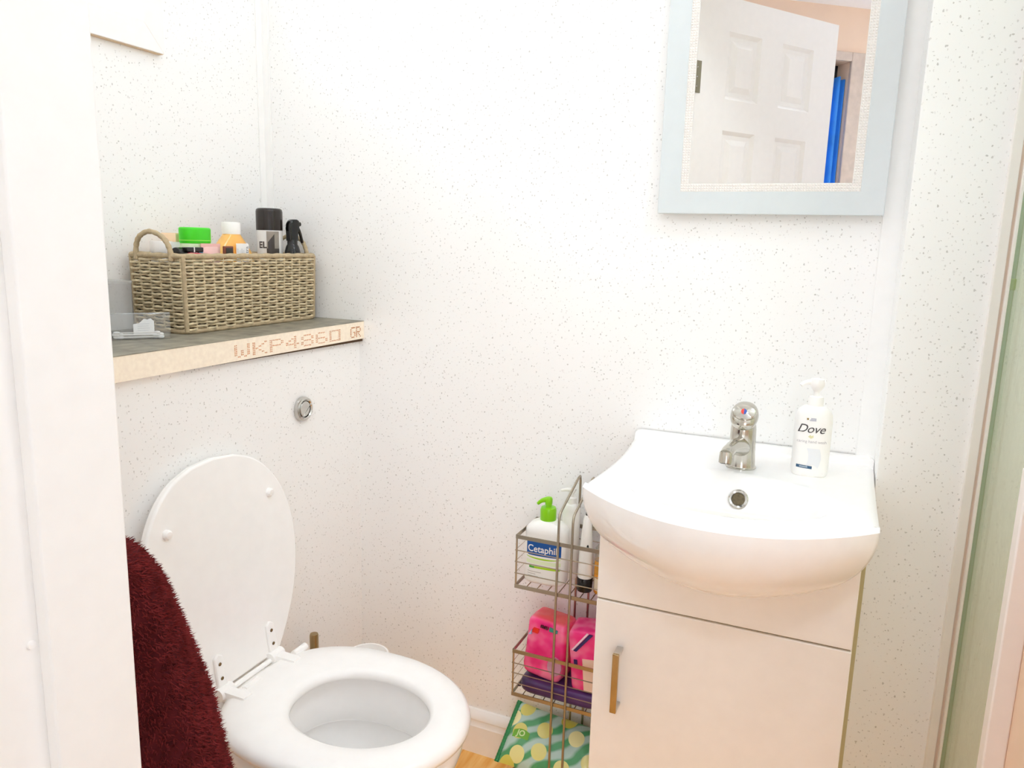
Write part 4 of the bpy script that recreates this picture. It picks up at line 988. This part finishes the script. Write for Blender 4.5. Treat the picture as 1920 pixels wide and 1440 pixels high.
# bottom tier wipes pack
def wipes_mat():
    m = bpy.data.materials.new('lemon_wipes_film'); m.use_nodes = True; nt = m.node_tree; p = nt.nodes['Principled BSDF']; N, L = nt.nodes.new, nt.links.new
    tc = N('ShaderNodeTexCoord')
    wv = N('ShaderNodeTexWave'); wv.inputs['Scale'].default_value = 9; wv.inputs['Distortion'].default_value = 5; wv.inputs['Detail Scale'].default_value = 1.2
    mp = N('ShaderNodeMapping'); mp.inputs['Rotation'].default_value = (0, 0, .9); L(tc.outputs['Object'], mp.inputs[0]); L(mp.outputs[0], wv.inputs['Vector'])
    r = N('ShaderNodeValToRGB'); e = r.color_ramp.elements; e[0].position = .25; e[0].color = s2l((84, 164, 110)) + (1,); e[1].position = .75; e[1].color = s2l((184, 214, 204)) + (1,); L(wv.outputs['Fac'], r.inputs[0])
    v = N('ShaderNodeTexVoronoi'); v.voronoi_dimensions = '2D'; v.inputs['Scale'].default_value = 19; v.inputs['Randomness'].default_value = .8; L(tc.outputs['Object'], v.inputs['Vector'])
    lt = N('ShaderNodeMath'); lt.operation = 'LESS_THAN'; lt.inputs[1].default_value = .33; L(v.outputs['Distance'], lt.inputs[0])
    rc = N('ShaderNodeValToRGB'); sc = N('ShaderNodeSeparateColor'); L(v.outputs['Color'], sc.inputs[0]); L(sc.outputs[0], rc.inputs[0])
    rc.color_ramp.elements[0].color = s2l((206, 200, 40)) + (1,); rc.color_ramp.elements[1].color = s2l((250, 246, 190)) + (1,)
    mx = N('ShaderNodeMix'); mx.data_type = 'RGBA'; L(lt.outputs[0], mx.inputs['Factor']); L(r.outputs[0], mx.inputs['A']); L(rc.outputs[0], mx.inputs['B'])
    L(mx.outputs['Result'], p.inputs['Base Color']); p.inputs['Roughness'].default_value = .22
    return m
WM = wipes_mat()
wp = thing('wipes_pack', 'green and yellow lemon patterned wipes pack on the bottom rack tier', 'pack', (-.462, 1.407, .122), rot=(radians(38), radians(3), radians(-2)))
def wsurf(sg):
    def fn(u, v):
        x = (u-.5)*.236; y = (v-.5)*.138
        e = max(0, 1-abs(2*u-1)**5)*max(0, 1-abs(2*v-1)**3.2)
        z = sg*(.0255*e**.7) + .0012*sin(x*160)*sin(y*110)*e
        return (x, y*(1-.05*(1-abs(2*u-1)**4)), z)
    return fn
mb = MB(); mb.grid(wsurf(1), 40, 22); mb.grid(wsurf(-1), 40, 22)
fi = obj('film', mb, WM, wp, smooth=60)
mb = MB(); mb.grid(lambda u, v: (-.126+.010*u, (v-.5)*.138, .0008*sin(v*120)), 2, 60); o = obj('crimped_end', mb, mat('dark_green_film', (34, 132, 70), .3, var=.1), wp, smooth=60)
md = o.modifiers.new('t', 'SOLIDIFY'); md.thickness = .0012
fz = wsurf(1)
def lift(x, y, off): a, b_, c_ = fz(x/.236+.5, y/.138+.5); return (a, b_, c_+off)
mb = MB(); mb.grid(lambda u, v: lift(-.104+.040*u, -.012+.020*v*(.75+.25*sin(pi*u)), .0006), 10, 3)
g_ = obj('green_oval', mb, mat('leaf_green_badge', (112, 182, 50), .3), wp, smooth=60)
mb = MB(); text_on(mb, 'JO', .018, lambda x, y: lift(-.084+x, -.002+y, .0011), 0, offset=.0005); obj('badge_letters', mb, mat('pale_lime_print', (216, 238, 176), .4), g_, smooth=0)
# dark carton under the rack on the floor
t = thing('dark_carton', 'dark brown card carton lying on the lowest rack tier', 'carton', (-.452, 1.404, TIERS[0][0]+.0035))
obj('carton', MB().box(-.085, .085, -.048, .048, 0, .030), mat('dark_brown_card', (84, 66, 48), .7, var=.2), t, bevel=.002)
obj('flap', MB().box(-.084, .084, -.047, .047, .030, .0312), mat('brown_card_flap', (104, 84, 62), .7), t, smooth=0)

# ------------------------------------------------------------------ towel on a hook beside the door
TX, TYc = -.700, .415
tw = thing('maroon_towel', 'plush dark maroon towel hanging from a hook beside the doorway', 'towel', (TX, TYc, 0))
sil = [(.905, .028, .016), (.900, .066, .040), (.892, .090, .056), (.882, .104, .064), (.86, .115, .070), (.84, .121, .074), (.81, .127, .078), (.78, .133, .082), (.74, .142, .087), (.70, .150, .092), (.62, .160, .098), (.50, .172, .106), (.30, .182, .112)]
def towel_r(z):
    for (z0, a0, b0), (z1, a1, b1) in zip(sil, sil[1:]):
        if z <= z0 and z >= z1:
            f = (z0-z)/(z0-z1); return a0+(a1-a0)*f, b0+(b1-b0)*f
    return sil[-1][1:]
def towel_pt(ang, z, off=0):
    a, b_ = towel_r(z)
    k = min(1, max(0, .905-z)/.15)*.6
    fold = 1+k*(.05*sin(7*ang+2.0*z)+.03*sin(13*ang-5*z))
    return Vector(((a+off)*fold*cos(ang), TYO(z)+(b_+off)*fold*sin(ang), z))
def TYO(z):
    a, b_ = towel_r(z); return b_
NA, NZ = 96, 46
rr = []
for j in range(NZ+1):
    z = .905-(.905-.30)*(j/NZ)**1.5
    rr.append([tuple(towel_pt(2*pi*i/NA, z)) for i in range(NA)])
tp = [[(p[0]*.5, p[1]*.6+.004, .909) for p in rr[0]]]
MAR = mat('maroon_plush', (82, 26, 30), .95, var=.22, vscale=60, spec=.1)
obj('cloth', MB().rings(tp+rr), MAR, tw, smooth=80)
mb = MB(); V = []; F = []
for k in range(26000):
    ang = random.uniform(-.9, pi+.6); z = .907-random.random()**1.1*.40
    p = towel_pt(ang, min(z, .9049)); 
    nrm = Vector((cos(ang)*towel_r(z)[1], sin(ang)*towel_r(z)[0], .15*(towel_r(z)[0]))).normalized()
    d = (nrm+Vector((random.uniform(-.7, .7), random.uniform(-.7, .7), random.uniform(-1.0, .3)))).normalized()
    tan = d.cross(Vector((random.random()-.5, random.random()-.5, random.random()-.5))).normalized()
    L_ = random.uniform(.004, .0075); o_ = len(V); s_ = .0009
    bt = d.cross(tan)
    V += [tuple(p+tan*s_-nrm*.001), tuple(p-tan*.5*s_+bt*s_-nrm*.001), tuple(p-tan*.5*s_-bt*s_-nrm*.001), tuple(p+d*L_)]
    F += [(o_, o_+1, o_+3), (o_+1, o_+2, o_+3), (o_+2, o_, o_+3)]
mb.add(V, F)
o = obj('pile', mb, mat('maroon_pile', (118, 42, 42), .9, var=.30, vscale=45, spec=.1), tw, smooth=0, recalc=False); o['kind'] = 'stuff'
hk = thing('towel_hook', 'chrome towel hook fixed to the wall beside the doorway', 'hook', (TX, YD1, .900))
obj('plate', MB().box(-.012, .012, 0, .004, -.03, .02), CHROME, hk, bevel=.001)
obj('arm', MB().tube(bez([(0, .002, -.005), (0, .030, -.010), (0, .050, -.004), (0, .056, .010)], 5), .004, 8), CHROME, hk)
